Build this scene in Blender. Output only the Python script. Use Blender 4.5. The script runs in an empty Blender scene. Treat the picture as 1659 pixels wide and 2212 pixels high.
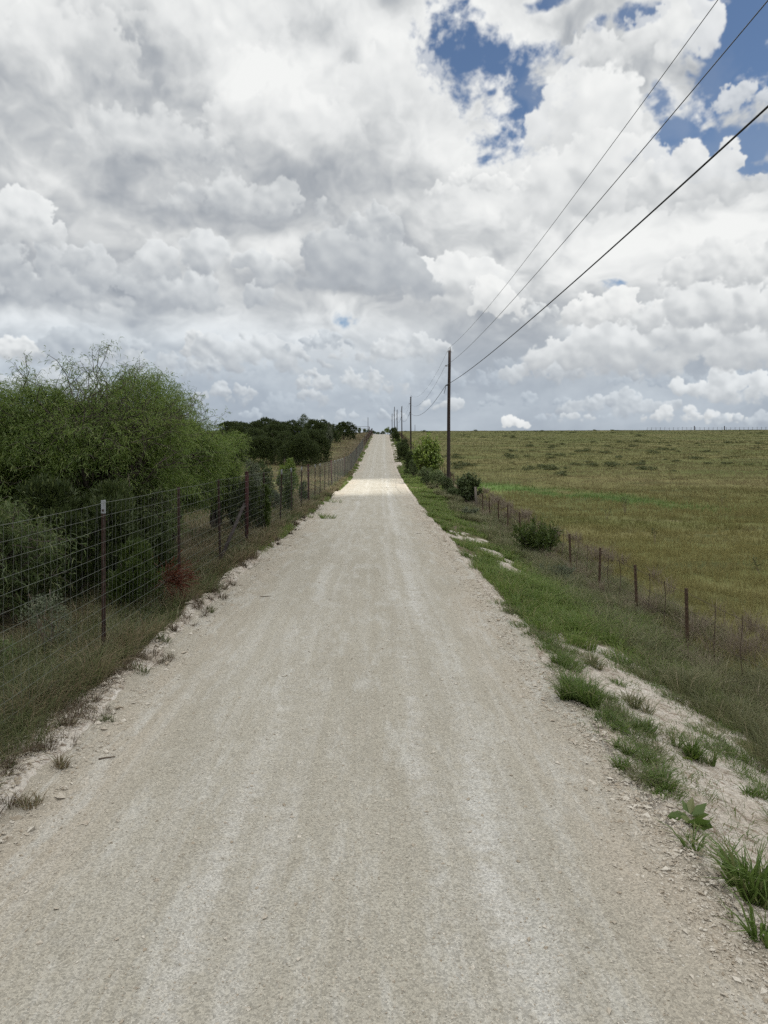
import bpy, math, random, os
import numpy as np

random.seed(7)
rng = np.random.default_rng(7)
C = bpy.context.scene.collection
SC = bpy.context.scene
R = math.radians

# ------------------------------------------------------------------ camera
EYE = 2.4
cam_d = bpy.data.cameras.new('camera')
cam = bpy.data.objects.new('camera', cam_d)
C.objects.link(cam)
cam.location = (0, 0, EYE)
cam.rotation_euler = (R(90), 0, 0)
cam_d.sensor_fit = 'VERTICAL'
cam_d.sensor_height = 36
cam_d.sensor_width = 27
cam_d.lens = 36 * 1550 / 2212
cam_d.shift_x = 29.5 / 2212
cam_d.shift_y = -156 / 2212
cam_d.clip_start = 0.05
cam_d.clip_end = 8000
SC.camera = cam

# ------------------------------------------------------------------ world
SUN_EL, SUN_AZ = R(62), R(118)          # azimuth clockwise from +Y
world = bpy.data.worlds.new('World')
SC.world = world
world.use_nodes = True


class NT:
    """small node-tree helper"""
    def __init__(self, tree):
        self.t = tree
        tree.nodes.clear()

    def n(self, kind, **kw):
        nd = self.t.nodes.new(kind)
        for k, v in kw.items():
            setattr(nd, k, v)
        return nd

    def put(self, sock, v):
        if isinstance(v, bpy.types.NodeSocket):
            self.t.links.new(v, sock)
        else:
            sock.default_value = v

    def m(self, op, a, b=0.0, c=None, clamp=False):
        nd = self.n('ShaderNodeMath', operation=op)
        nd.use_clamp = clamp
        self.put(nd.inputs[0], a)
        self.put(nd.inputs[1], b)
        if c is not None:
            self.put(nd.inputs[2], c)
        return nd.outputs[0]

    def v(self, op, a, b=(0, 0, 0), scale=None):
        nd = self.n('ShaderNodeVectorMath', operation=op)
        self.put(nd.inputs[0], a)
        if op != 'SCALE':
            self.put(nd.inputs[1], b)
        else:
            self.put(nd.inputs[3], scale)
        return nd.outputs[0]

    def xyz(self, x, y, z=0.0):
        nd = self.n('ShaderNodeCombineXYZ')
        self.put(nd.inputs[0], x); self.put(nd.inputs[1], y); self.put(nd.inputs[2], z)
        return nd.outputs[0]

    def sep(self, v):
        nd = self.n('ShaderNodeSeparateXYZ')
        self.put(nd.inputs[0], v)
        return nd.outputs

    def step(self, x, a, b, lo=0.0, hi=1.0):
        nd = self.n('ShaderNodeMapRange', interpolation_type='SMOOTHSTEP')
        self.put(nd.inputs[0], x)
        nd.inputs[1].default_value = a; nd.inputs[2].default_value = b
        nd.inputs[3].default_value = lo; nd.inputs[4].default_value = hi
        return nd.outputs[0]

    def lin(self, x, a, b, lo=0.0, hi=1.0):
        nd = self.n('ShaderNodeMapRange')
        self.put(nd.inputs[0], x)
        nd.inputs[1].default_value = a; nd.inputs[2].default_value = b
        nd.inputs[3].default_value = lo; nd.inputs[4].default_value = hi
        return nd.outputs[0]

    def noise(self, vec, scale, detail=4, rough=.55, lac=2.0, dist=0.0, dim='3D', col=False):
        nd = self.n('ShaderNodeTexNoise', noise_dimensions=dim)
        self.put(nd.inputs['Vector'], vec)
        nd.inputs['Scale'].default_value = scale
        nd.inputs['Detail'].default_value = detail
        nd.inputs['Roughness'].default_value = rough
        nd.inputs['Lacunarity'].default_value = lac
        nd.inputs['Distortion'].default_value = dist
        return nd.outputs['Color' if col else 'Fac']

    def voro(self, vec, scale, feature='F1', out='Distance', smooth=None, dim='3D', rand=1.0):
        nd = self.n('ShaderNodeTexVoronoi', feature=feature, voronoi_dimensions=dim)
        self.put(nd.inputs['Vector'], vec)
        nd.inputs['Scale'].default_value = scale
        nd.inputs['Randomness'].default_value = rand
        if smooth is not None and 'Smoothness' in nd.inputs:
            nd.inputs['Smoothness'].default_value = smooth
        return nd.outputs[out]

    def mix(self, f, a, b, mode='MIX'):
        nd = self.n('ShaderNodeMix', data_type='RGBA', blend_type=mode)
        self.put(nd.inputs[0], f)
        for s, v in ((nd.inputs[6], a), (nd.inputs[7], b)):
            if isinstance(v, tuple) and len(v) == 3:
                v = (*v, 1)
            self.put(s, v)
        return nd.outputs[2]


# ---- the sky's clouds, computed once on a grid of azimuth and elevation (units: 1550 per radian)
A0, A1, E0, E1, STEP = -1300.0, 1300.0, -60.0, 1300.0, 1.7


def paint_sky():
    r = np.random.default_rng(11)
    tab = r.random((256, 256)).astype(np.float32)

    def vn(x, y):
        xi = np.floor(x).astype(np.int32); yi = np.floor(y).astype(np.int32)
        fx = (x - xi).astype(np.float32); fy = (y - yi).astype(np.float32)
        fx = fx * fx * fx * (fx * (fx * 6 - 15) + 10); fy = fy * fy * fy * (fy * (fy * 6 - 15) + 10)
        x0 = xi & 255; x1 = (xi + 1) & 255; y0 = yi & 255; y1 = (yi + 1) & 255
        a = tab[x0, y0]; b = tab[x1, y0]; c = tab[x0, y1]; d = tab[x1, y1]
        return (a + (b - a) * fx) * (1 - fy) + (c + (d - c) * fx) * fy

    def fb(x, y, o=5, rough=.5):
        s = 0.0; a = 1.0; t = 0.0
        ca, sa = .8, .6
        for k in range(o):
            s = s + a * vn(x + 13.7 * k, y + 7.9 * k); t += a; a *= rough
            x, y = (x * ca - y * sa) * 2.03, (x * sa + y * ca) * 2.03
        return s / t

    def billow(x, y, o=4, rough=.5):
        s = 0.0; a = 1.0; t = 0.0
        ca, sa = .8, .6
        for k in range(o):
            s = s + a * (1 - np.abs(2 * vn(x + 3.7 * k, y + 17.9 * k) - 1)); t += a; a *= rough
            x, y = (x * ca - y * sa) * 2.1, (x * sa + y * ca) * 2.1
        return s / t

    ss = lambda x, a, b: (lambda q: q * q * (3 - 2 * q))(np.clip((x - a) / (b - a), 0, 1))
    nx = int((A1 - A0) / STEP); ny = int((E1 - E0) / STEP)
    gx = (A0 + (np.arange(nx) + .5) * STEP).astype(np.float32)
    gy = (E0 + (np.arange(ny) + .5) * STEP).astype(np.float32)

    def toAE(px, py):
        a = math.atan((px - 800) / 1550)
        e = math.atan((950 - py) / 1550 * math.cos(a))
        return a * 1550, e * 1550

    L = np.zeros((ny, nx), np.float32)        # brightness of the cloud 0..1
    AL = np.zeros((ny, nx), np.float32)       # cover
    BL = np.zeros((ny, nx), np.float32)       # blueness (distance)
    X, Y = np.meshgrid(gx, gy)

    # --- broken overcast that everything else sits in
    sc = 1.0 / (60 + .42 * np.clip(Y, 0, 800))
    sc = sc.mean(axis=1, keepdims=True)
    # integrate so that cells shrink towards the horizon without shearing
    Yw = np.cumsum(1.0 / (85 + .13 * np.clip(gy, 0, 900))) * STEP
    Xw = X / 190.0
    wx = fb(Xw * 1.2 + 5, Yw[:, None] * 1.2 + X * 0, 4) - .5
    wy = fb(Xw * 1.2 + 55, Yw[:, None] * 1.2 + X * 0 + 31, 4) - .5
    u = Xw + wx * .55; v = Yw[:, None] + wy * .5
    n1 = fb(u * .8, v * .8, 6, .52)
    n2 = billow(u * 1.5 + 20, v * 1.5, 5, .5)
    n1u = fb((u + .12) * .8, (v + .34) * .8, 4, .5)
    n2u = billow((u + .05) * 1.5 + 20, (v + .13) * 1.5, 3, .5)
    relief = (n1 - n1u) * .95 + (n2[:, :] - n2u) * .22
    L[:] = .635 + relief * 1.05 + (n1 - .5) * .62 + (n2 - .55) * .08
    AL[:] = 1.0
    # low sky: smooth blue-grey murk
    low = 1 - ss(Y, 60, 330)
    L[:] = L * (1 - low) + low * (.50 + (n1 - .5) * .40)
    BL[:] = np.clip(low * .5 + .15 * np.exp(-(((X + 560) / 420) ** 2 + ((Y - 160) / 150) ** 2)), 0, 1)

    # broad light and dark areas
    for (px, py, rx, ry, db) in [
        (250, 60, 420, 130, .14), (640, 240, 300, 190, .04), (900, 330, 200, 160, .06), (1330, 130, 240, 110, .12),
        (20, 220, 150, 110, -.22), (150, 370, 230, 80, -.14), (450, 480, 330, 60, -.16), (1000, 480, 150, 90, .10),
        (300, 600, 300, 60, -.14), (60, 640, 170, 60, -.12), (620, 545, 130, 50, .22), (1350, 540, 220, 90, .14),
        (1480, 715, 220, 60, -.08), (400, 840, 200, 60, -.08), (1580, 470, 130, 70, .16), (1180, 420, 160, 60, .10),
        (760, 850, 200, 60, .04)]:
        a, e = toAE(px, py)
        L += db * np.exp(-(((X + wx * 130 - a) / rx) ** 2 + ((Y + wy * 110 - e) / ry) ** 2))

    # blue gaps, ragged
    hole = np.zeros_like(L)
    for (px, py, rx, ry, s) in [
        (985, 95, 84, 78, .92), (1060, 170, 84, 74, .74), (1130, 215, 66, 84, .98), (1010, 185, 56, 58, .66), (1095, 305, 80, 44, .86), (1180, 120, 80, 50, .55),
        (1600, 60, 95, 75, 1.5), (1560, 165, 62, 75, 1.3), (1660, 130, 90, 60, 1.2), (1590, 320, 130, 38, 1.5), (1450, 290, 55, 40, 1.2), (1440, 225, 40, 40, .8),
        (1630, 365, 70, 22, 1.0), (1330, 40, 110, 20, .8), (1180, 10, 90, 16, .7), (1322, 614, 34, 15, .9), (950, 40, 40, 30, .6), (1200, 70, 60, 18, .45),
        (748, 688, 34, 26, .38), (1100, 120, 90, 70, .62), (1180, 190, 60, 50, .5), (1000, 30, 70, 24, .7), (1060, 240, 50, 40, .6), (1250, 60, 60, 16, .6), (1530, 40, 50, 30, .7), (1420, 330, 60, 20, .7)]:
        a, e = toAE(px, py)
        hole = np.maximum(hole, s * np.exp(-(((X - a) / rx) ** 2 + ((Y - e) / ry) ** 2)))
    rag = fb(X / 62 + wx, Y / 50 + wy, 6, .58) - .5
    hole = hole + (rag * 1.6 + (fb(X / 17 + wx * 2, Y / 13, 4, .6) - .5) * .45) * ss(hole, .02, .3)
    AL[:] = 1 - ss(hole, .24, .84) * (.90 + .10 * ss(n1, .45, .6))
    rim = ss(hole, .02, .35)
    L += rim * .06

    def stamp(px, py, rx, ry, n=14, top=.86, base=.45, soft=.35, crisp=1.0, blue=0.0, al=1.0, lean=0.0, seed=0, rag=.5, flat=.35):
        """one cumulus: a heap of round heads over a flat base"""
        q = np.random.default_rng(seed + 100)
        a, e = toAE(px, py)
        m = 1.45
        i0, i1 = np.searchsorted(gx, [a - rx * m - 12, a + rx * m + 12]); j0, j1 = np.searchsorted(gy, [e - ry * m - 12, e + ry * m + 12])
        if i1 - i0 < 3 or j1 - j0 < 3: return
        x, y = np.meshgrid(gx[i0:i1] - a, gy[j0:j1] - e)
        f = 1.0 / max(9.0, .34 * ry)
        ox, oy = q.uniform(0, 90, 2)
        dx = fb(x * f + ox, y * f + oy, 5, .55) - .5
        dy = fb(x * f + ox + 40, y * f + oy + 40, 5, .55) - .5
        xx = x + dx * ry * .55 * rag * 2 - lean * y; yy = y + dy * ry * .55 * rag * 2
        fld = np.full(x.shape, -9.0, np.float32); Hh = np.zeros(x.shape, np.float32)
        for k in range(n):
            t = q.uniform(-1, 1)
            env = math.sqrt(max(0.02, 1 - t * t))
            rr = ry * q.uniform(.28, .62) * (.45 + .55 * env)
            cx_ = t * (rx - rr * .6); cy_ = -ry * flat + q.uniform(0, 1) ** .8 * ry * (1.0 + flat - .3) * env
            d2 = ((xx - cx_) ** 2 / (1.15) + (yy - cy_) ** 2) / rr ** 2
            fk = 1 - d2
            fld = np.maximum(fld, fk)
            Hh = np.maximum(Hh, np.sqrt(np.clip(fk, 0, 1)) * rr * (1 + .3 * q.uniform(-1, 1)))
        # flat base
        fs = fb(x * f * .9 + oy, y * f * .9 + ox, 3, .5) - .5
        fb_ = fb(x * f * 2 + oy, y * f * 2 + ox, 5, .55) - .5
        fld = fld + fb_ * .9 * rag
        cut = ss(yy, -ry * (flat + .45), -ry * (flat - .35))
        fld = fld - (1 - cut) * 1.4
        alpha = ss(fld, -.06, soft / crisp * (.55 + 1.3 * (1 - ss(yy, -ry * .3, ry * .4)) + 1.6 * np.clip(fs, 0, .5))) * al
        Hs = Hh + fs * ry * .35 + fb_ * ry * .05
        kb = max(1, int(ry * .075 / STEP))
        for ax in (0, 1):
            for _ in range(2):
                pad = [(kb, kb) if i == ax else (0, 0) for i in range(2)]
                cs = np.cumsum(np.pad(Hs, pad, mode='edge'), axis=ax)
                cs = np.concatenate([np.zeros_like(np.take(cs, [0], ax)), cs], ax)
                w_ = 2 * kb + 1
                Hs = (np.take(cs, range(w_, cs.shape[ax]), ax) - np.take(cs, range(0, cs.shape[ax] - w_), ax)) / w_
        gyy, gxx = np.gradient(Hs, STEP)
        nz = 1 / np.sqrt(gxx ** 2 + gyy ** 2 + 1.0)
        lam = (-gxx * .42 - gyy * .78 + .45) * nz
        hgt = ss(yy, -ry * (flat + .1), ry * .75)
        base = base + .01
        body = base + (top - base) * (.22 + .78 * hgt) + (lam - .45) * .20 * (.4 + .6 * hgt)
        body = body + fb_ * .05 + fs * .16 + (1 - ss(fld, .0, .5)) * .08 * hgt
        s = (slice(j0, j1), slice(i0, i1))
        L[s] = L[s] * (1 - alpha) + body * alpha
        BL[s] = BL[s] * (1 - alpha) + blue * alpha
        AL[s] = np.maximum(AL[s], alpha)

    # --- individual clouds: far ones first
    q = np.random.default_rng(5)
    for k in range(34):                          # small far cumulus along the horizon
        px = q.uniform(-350, 1950); py = q.uniform(800, 925)
        w = q.uniform(18, 60) * (1 + (925 - py) / 110)
        stamp(px, py, w, w * q.uniform(.28, .5), 9, q.uniform(.56, .74), q.uniform(.42, .50), .8, 1, .55, q.uniform(.3, .65), 0, 200 + k, .6)
    stamp(790, 905, 110, 22, 12, .62, .47, .5, 1, .4, .8, 0, 1)
    stamp(1130, 875, 110, 24, 12, .58, .45, .5, 1, .5, .7, 0, 2)
    stamp(1112, 916, 36, 22, 12, .90, .70, .2, 1.3, .05, 1, 0, 3, .4)
    stamp(1020, 870, 90, 22, 10, .55, .42, .6, 1, .5, .6, 0, 4)
    stamp(1330, 885, 140, 40, 18, .66, .46, .5, 1, .3, .85, 0, 5)
    stamp(1460, 900, 70, 26, 14, .80, .56, .5, 1, .1, .85, 0, 62)
    stamp(1545, 908, 60, 20, 12, .82, .58, .5, 1, .1, .85, 0, 63)
    stamp(1250, 905, 60, 16, 10, .74, .52, .6, 1, .2, .7, 0, 64)
    stamp(960, 880, 60, 22, 12, .74, .5, .6, 1, .2, .8, 0, 65)
    stamp(1570, 850, 130, 48, 20, .80, .52, .35, 1, .15, .95, 0, 6)
    stamp(1620, 915, 100, 26, 12, .62, .48, .5, 1, .4, .8, 0, 61)
    stamp(430, 757, 38, 40, 12, .74, .56, .3, 1.1, .1, .95, 0, 7, .45)
    stamp(20, 765, 85, 45, 12, .82, .50, .35, 1, .1, 1, 0, 8, .45)
    stamp(560, 780, 150, 62, 18, .70, .46, .4, 1, .2, .9, -.9, 9)
    stamp(690, 745, 90, 34, 12, .62, .46, .5, 1, .35, .8, 0, 10)
    stamp(850, 765, 150, 46, 20, .72, .52, .6, 1, .15, .9, .2, 11, .7)
    stamp(760, 835, 130, 44, 18, .68, .52, .7, 1, .2, .9, -.2, 12, .7)
    stamp(230, 770, 160, 60, 16, .60, .42, .6, 1, .35, .8, 0, 13)
    stamp(1230, 810, 150, 46, 20, .70, .46, .4, 1, .2, .9, 0, 14)
    stamp(1400, 770, 260, 90, 34, .80, .46, .35, 1, .08, .97, 0, 15)
    stamp(1180, 690, 70, 36, 12, .70, .50, .4, 1, .1, .9, 0, 16)
    stamp(1330, 680, 120, 52, 20, .90, .58, .3, 1, 0, 1, .3, 17)
    stamp(1560, 690, 170, 75, 26, .80, .48, .35, 1, .04, 1, 0, 18)
    stamp(1600, 590, 150, 62, 24, .82, .52, .35, 1, 0, .95, 0, 19)
    stamp(120, 850, 190, 50, 22, .64, .44, .6, 1, .25, .8, 0, 51, .6)
    stamp(560, 860, 150, 40, 20, .66, .46, .6, 1, .25, .8, 0, 52, .6)
    stamp(330, 800, 170, 44, 20, .60, .42, .7, 1, .25, .75, 0, 53, .6)
    # middle distance
    stamp(330, 650, 330, 70, 26, .66, .44, .5, 1, .15, .9, 0, 20)
    stamp(60, 600, 220, 90, 20, .64, .40, .5, 1, .12, .9, 0, 21)
    stamp(400, 585, 260, 74, 24, .70, .44, .4, 1, .1, .92, 0, 22)
    stamp(30, 500, 100, 70, 18, .80, .48, .3, 1, .05, 1, 0, 23)
    stamp(1000, 640, 130, 88, 24, .86, .50, .3, 1, .02, 1, -.45, 24)
    stamp(1070, 660, 60, 60, 16, .92, .60, .25, 1.1, 0, 1, -.3, 25, .5)
    stamp(790, 600, 165, 105, 26, .56, .38, .4, 1, .1, .96, -.25, 26)
    stamp(800, 500, 75, 60, 14, .62, .46, .4, 1, .08, .9, 0, 27)
    # soft heaps of the near deck at upper left
    stamp(170, 150, 190, 95, 26, .80, .58, .9, 1, 0, .62, 0, 41, .7)
    stamp(470, 90, 200, 90, 26, .84, .64, .9, 1, 0, .60, .1, 42, .7)
    stamp(620, 300, 190, 100, 28, .86, .60, .8, 1, 0, .66, -.1, 43, .65)
    stamp(330, 330, 180, 80, 24, .76, .52, .9, 1, .05, .60, 0, 44, .7)
    stamp(850, 210, 130, 110, 24, .88, .66, .8, 1, 0, .60, 0, 45, .65)
    stamp(560, 460, 220, 70, 26, .72, .47, .8, 1, .08, .66, 0, 46, .65)
    # near heaps round the blue gaps
    stamp(1250, 305, 110, 120, 34, .90, .68, .45, 1, 0, .95, .15, 28, .6)
    stamp(1300, 430, 210, 110, 34, .82, .60, .4, 1, 0, .9, 0, 29)
    stamp(1500, 410, 130, 80, 26, .84, .58, .35, 1, 0, .95, 0, 30)
    stamp(1340, 130, 150, 72, 30, .86, .68, .9, 1, 0, .70, 0, 31, .9)
    stamp(1480, 90, 60, 75, 20, .90, .74, .4, 1, 0, .9, 0, 32, .6)
    stamp(1620, 225, 75, 45, 16, .80, .60, .6, 1, .05, .8, 0, 33, .6)
    stamp(1030, 400, 110, 40, 16, .92, .70, .35, 1, 0, .9, .3, 34)

    # contrast and colour
    fine = fb(X / 26 + wx * 2, Y / 22 + wy * 2, 5, .6) - .5
    L += fine * .07
    L = np.clip(L, 0, 1)
    ks = np.array([0, .25, .45, .62, .8, 1.0])
    R_ = np.interp(L, ks, [.235, .330, .445, .595, .775, .90])
    G_ = np.interp(L, ks, [.264, .360, .470, .615, .79, .91])
    B_ = np.interp(L, ks, [.305, .40, .498, .626, .79, .90])
    bl = np.clip(BL, 0, 1)
    R_ *= 1 - .20 * bl; G_ *= 1 - .07 * bl; B_ *= 1 + .08 * bl
    return np.stack([R_, G_, B_, np.clip(AL, 0, 1)], -1).astype(np.float32)


def build_sky():
    t = NT(world.node_tree)
    out = t.n('ShaderNodeOutputWorld')
    bg = t.n('ShaderNodeBackground')
    t.t.links.new(bg.outputs[0], out.inputs[0])
    STR = 0.1
    bg.inputs[1].default_value = STR
    nish = t.n('ShaderNodeTexSky', sky_type='NISHITA')
    nish.sun_disc = False
    nish.sun_elevation = SUN_EL
    nish.sun_rotation = SUN_AZ
    nish.altitude = 300
    nish.air_density = 1.0
    nish.dust_density = 0.6
    nish.ozone_density = 3.5
    S = paint_sky()
    h, w = S.shape[:2]
    img = bpy.data.images.new('sky_clouds', w, h, alpha=True, float_buffer=True)
    img.colorspace_settings.name = 'Non-Color'
    img.alpha_mode = 'CHANNEL_PACKED'
    img.pixels.foreach_set(np.ascontiguousarray(S).ravel())
    img.update()
    d = t.v('NORMALIZE', t.n('ShaderNodeTexCoord').outputs['Generated'])
    x, y, z = t.sep(d)
    az = t.m('ARCTAN2', x, y)
    el = t.m('ARCSINE', z)
    uv = t.xyz(t.m('DIVIDE', t.m('SUBTRACT', az, A0 / 1550), (A1 - A0) / 1550),
               t.m('DIVIDE', t.m('SUBTRACT', el, E0 / 1550), (E1 - E0) / 1550))
    tx = t.n('ShaderNodeTexImage', extension='MIRROR', interpolation='Cubic')
    tx.image = img
    t.put(tx.inputs[0], uv)
    cloud = t.v('SCALE', tx.outputs[0], scale=1 / STR)
    col = t.mix(tx.outputs[1], nish.outputs[0], cloud)
    t.t.links.new(col, bg.inputs[0])
    world.cycles.sampling_method = 'NONE'


build_sky()

sun_d = bpy.data.lights.new('sun', 'SUN')
sun_d.energy = 5.0
sun_d.angle = R(0.5)
sun_d.color = (1.0, .955, .87)
sun = bpy.data.objects.new('sun', sun_d)
C.objects.link(sun)
SUN_DIR = np.array([math.sin(SUN_AZ) * math.cos(SUN_EL), math.cos(SUN_AZ) * math.cos(SUN_EL), math.sin(SUN_EL)])
sun.rotation_euler = (R(90) - SUN_EL, 0, math.pi - SUN_AZ)
sun.location = (60, -40, 90)

SC.view_settings.view_transform = 'Standard'
SC.view_settings.look = 'None'
SC.view_settings.exposure = 0.0
SC.view_settings.gamma = 1.0
SC.view_settings.use_curve_mapping = False
SC.render.engine = 'CYCLES'
SC.cycles.use_denoising = False
SC.cycles.min_light_bounces = 5
SC.cycles.max_bounces = 8
SC.cycles.diffuse_bounces = 4
SC.cycles.transparent_max_bounces = 8
SC.cycles.caustics_reflective = False
SC.cycles.caustics_refractive = False

# ------------------------------------------------------------------ helpers
def tag(o, label=None, cat=None, group=None, kind=None):
    if label: o['label'] = label
    if cat: o['category'] = cat
    if group: o['group'] = group
    if kind: o['kind'] = kind
    return o


def link(name, me, mat=None, parent=None, loc=None):
    o = bpy.data.objects.new(name, me)
    C.objects.link(o)
    if mat is not None and me is not None and not me.materials:
        me.materials.append(mat)
    if parent is not None:
        o.parent = parent
    if loc is not None:
        o.location = loc
    return o


def empty(name, loc=(0, 0, 0), rz=0.0):
    o = bpy.data.objects.new(name, None)
    o.empty_display_size = .2
    C.objects.link(o)
    o.location = loc
    o.rotation_euler = (0, 0, rz)
    return o


def copy_tree(o, parent=None):
    c = o.copy()
    C.objects.link(c)
    if parent is not None:
        c.parent = parent
    for ch in list(o.children):
        copy_tree(ch, c)
    return c


def mesh_np(name, V, F, smooth=False):
    """V: n x 3, F: list of arrays (m x 3 or m x 4)"""
    me = bpy.data.meshes.new(name)
    if not isinstance(F, (list, tuple)):
        F = [F]
    F = [f for f in F if len(f)]
    loops = np.concatenate([f.ravel() for f in F]).astype(np.int32)
    tot = np.concatenate([np.full(len(f), f.shape[1]) for f in F]).astype(np.int32)
    start = np.concatenate([[0], np.cumsum(tot)[:-1]]).astype(np.int32)
    me.vertices.add(len(V))
    me.vertices.foreach_set('co', np.ascontiguousarray(V, dtype=np.float32).ravel())
    me.loops.add(len(loops))
    me.loops.foreach_set('vertex_index', loops)
    me.polygons.add(len(tot))
    me.polygons.foreach_set('loop_start', start)
    me.polygons.foreach_set('loop_total', tot)
    me.polygons.foreach_set('use_smooth', np.full(len(tot), smooth))
    me.update(calc_edges=True)
    return me


class MB:
    """collects tubes, boxes and the like into one mesh"""
    def __init__(self):
        self.V, self.Q, self.T, self.k = [], [], [], 0

    def add(self, V, Q=None, T=None):
        self.V.append(np.asarray(V, float))
        if Q is not None and len(Q): self.Q.append(np.asarray(Q, int) + self.k)
        if T is not None and len(T): self.T.append(np.asarray(T, int) + self.k)
        self.k += len(V)

    def tube(self, P, r, sides=6, cap=True):
        P = np.asarray(P, float)
        n = len(P)
        r = np.broadcast_to(np.asarray(r, float), (n,))
        d = np.gradient(P, axis=0)
        d /= np.linalg.norm(d, axis=1)[:, None] + 1e-9
        ref = np.where(np.abs(d[:, 2:3]) > .9, [[1., 0, 0]], [[0, 0, 1.]])
        a = np.cross(d, ref); a /= np.linalg.norm(a, axis=1)[:, None] + 1e-9
        b = np.cross(d, a)
        ang = np.arange(sides) * 2 * math.pi / sides
        ring = P[:, None, :] + r[:, None, None] * (a[:, None, :] * np.cos(ang)[None, :, None] + b[:, None, :] * np.sin(ang)[None, :, None])
        V = ring.reshape(-1, 3)
        i = np.arange(n - 1)[:, None] * sides
        j = np.arange(sides)[None, :]
        j2 = (j + 1) % sides
        Q = np.stack([i + j, i + j2, i + sides + j2, i + sides + j], -1).reshape(-1, 4)
        T = []
        if cap:
            for s, e in ((0, 0), (n - 1, 1)):
                V = np.vstack([V, P[s]])
                c = len(V) - 1
                for q in range(sides):
                    a_, b_ = s * sides + q, s * sides + (q + 1) % sides
                    T.append((c, a_, b_) if e else (c, b_, a_))
        self.add(V, Q, np.array(T) if T else None)

    def box(self, c, s, rz=0.0):
        c = np.array(c, float); hx, hy, hz = np.array(s, float) / 2
        V = np.array([(sx * hx, sy * hy, sz * hz) for sz in (-1, 1) for sy in (-1, 1) for sx in (-1, 1)])
        ca, sa = math.cos(rz), math.sin(rz)
        V = np.c_[V[:, 0] * ca - V[:, 1] * sa, V[:, 0] * sa + V[:, 1] * ca, V[:, 2]] + c
        Q = [(0, 2, 3, 1), (4, 5, 7, 6), (0, 1, 5, 4), (2, 6, 7, 3), (0, 4, 6, 2), (1, 3, 7, 5)]
        self.add(V, Q)

    def mesh(self, name, smooth=False):
        V = np.vstack(self.V)
        F = []
        if self.Q: F.append(np.vstack(self.Q))
        if self.T: F.append(np.vstack(self.T))
        return mesh_np(name, V, F, smooth)

    def build(self, name, mat, parent=None, smooth=False, loc=None):
        return link(name, self.mesh(name, smooth), mat, parent, loc)


# smooth 2-d value noise
_tab = rng.random((256, 256))
def vnoise(x, y):
    x = np.asarray(x, float); y = np.asarray(y, float)
    xi = np.floor(x).astype(int); yi = np.floor(y).astype(int)
    fx = x - xi; fy = y - yi
    fx = fx * fx * (3 - 2 * fx); fy = fy * fy * (3 - 2 * fy)
    g = lambda a, b: _tab[a & 255, b & 255]
    return ((g(xi, yi) * (1 - fx) + g(xi + 1, yi) * fx) * (1 - fy) + (g(xi, yi + 1) * (1 - fx) + g(xi + 1, yi + 1) * fx) * fy)
def fbm(x, y, o=4, rough=.5):
    s, a, t = 0, 1, 0
    for k in range(o):
        s = s + a * vnoise(x * 2 ** k + 17.3 * k, y * 2 ** k + 9.1 * k); t += a; a *= rough
    return s / t
def sstep(x, a, b):
    t = np.clip((np.asarray(x, float) - a) / (b - a), 0, 1)
    return t * t * (3 - 2 * t)

# ------------------------------------------------------------------ lie of the land
def curve(pts):
    P = np.array(pts, float)
    xs = np.arange(-80, 900, 1.0)
    ys = np.interp(xs, P[:, 0], P[:, 1])
    out = ys.copy()
    for _ in range(3):
        k = 6
        pad = np.pad(out, k, mode='edge')
        out = np.convolve(pad, np.ones(2 * k + 1) / (2 * k + 1), 'valid')
    w = sstep(xs, 10, 45)
    out = ys * (1 - w) + out * w
    xs = np.concatenate([xs, [4000.0]]); out = np.concatenate([out, [P[-1, 1]]])
    return lambda v: np.interp(v, xs, out)

road_z = curve([(-80, 1.0), (0, 0), (17, -.24), (33, -.68), (48, -.95), (63, -1.2), (76, -1.2), (88, -1.05), (102, -.6), (137, .85), (185, 2.65),
                (225, 4.05), (245, 4.3), (265, 4.0), (330, 2.2), (420, 0), (700, -8), (4000, -30)])
road_x = curve([(-80, -.3), (0, -.25), (17, -.22), (33, .02), (42, .12), (63, .5), (102, .98), (137, 1.65), (233, 3.5), (420, 8.5), (4000, 60)])
field_z = curve([(-80, -.9), (0, -1.2), (12, -1.37), (26, -1.5), (40, -1.62), (60, -1.15), (80, -.55), (108, .35), (155, 1.75), (200, 3.0), (233, 4.0), (290, 5.55),
                 (335, 6.45), (380, 6.7), (450, 6.0), (600, 2), (900, -6), (4000, -30)])
left_z = curve([(-80, .9), (0, -.05), (17, -.3), (40, -.75), (70, -1.0), (100, -.3), (137, 1.2), (185, 3.0), (225, 4.3), (250, 4.75), (300, 4.4), (420, 2), (700, -8), (4000, -30)])
HW = 2.25


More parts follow.
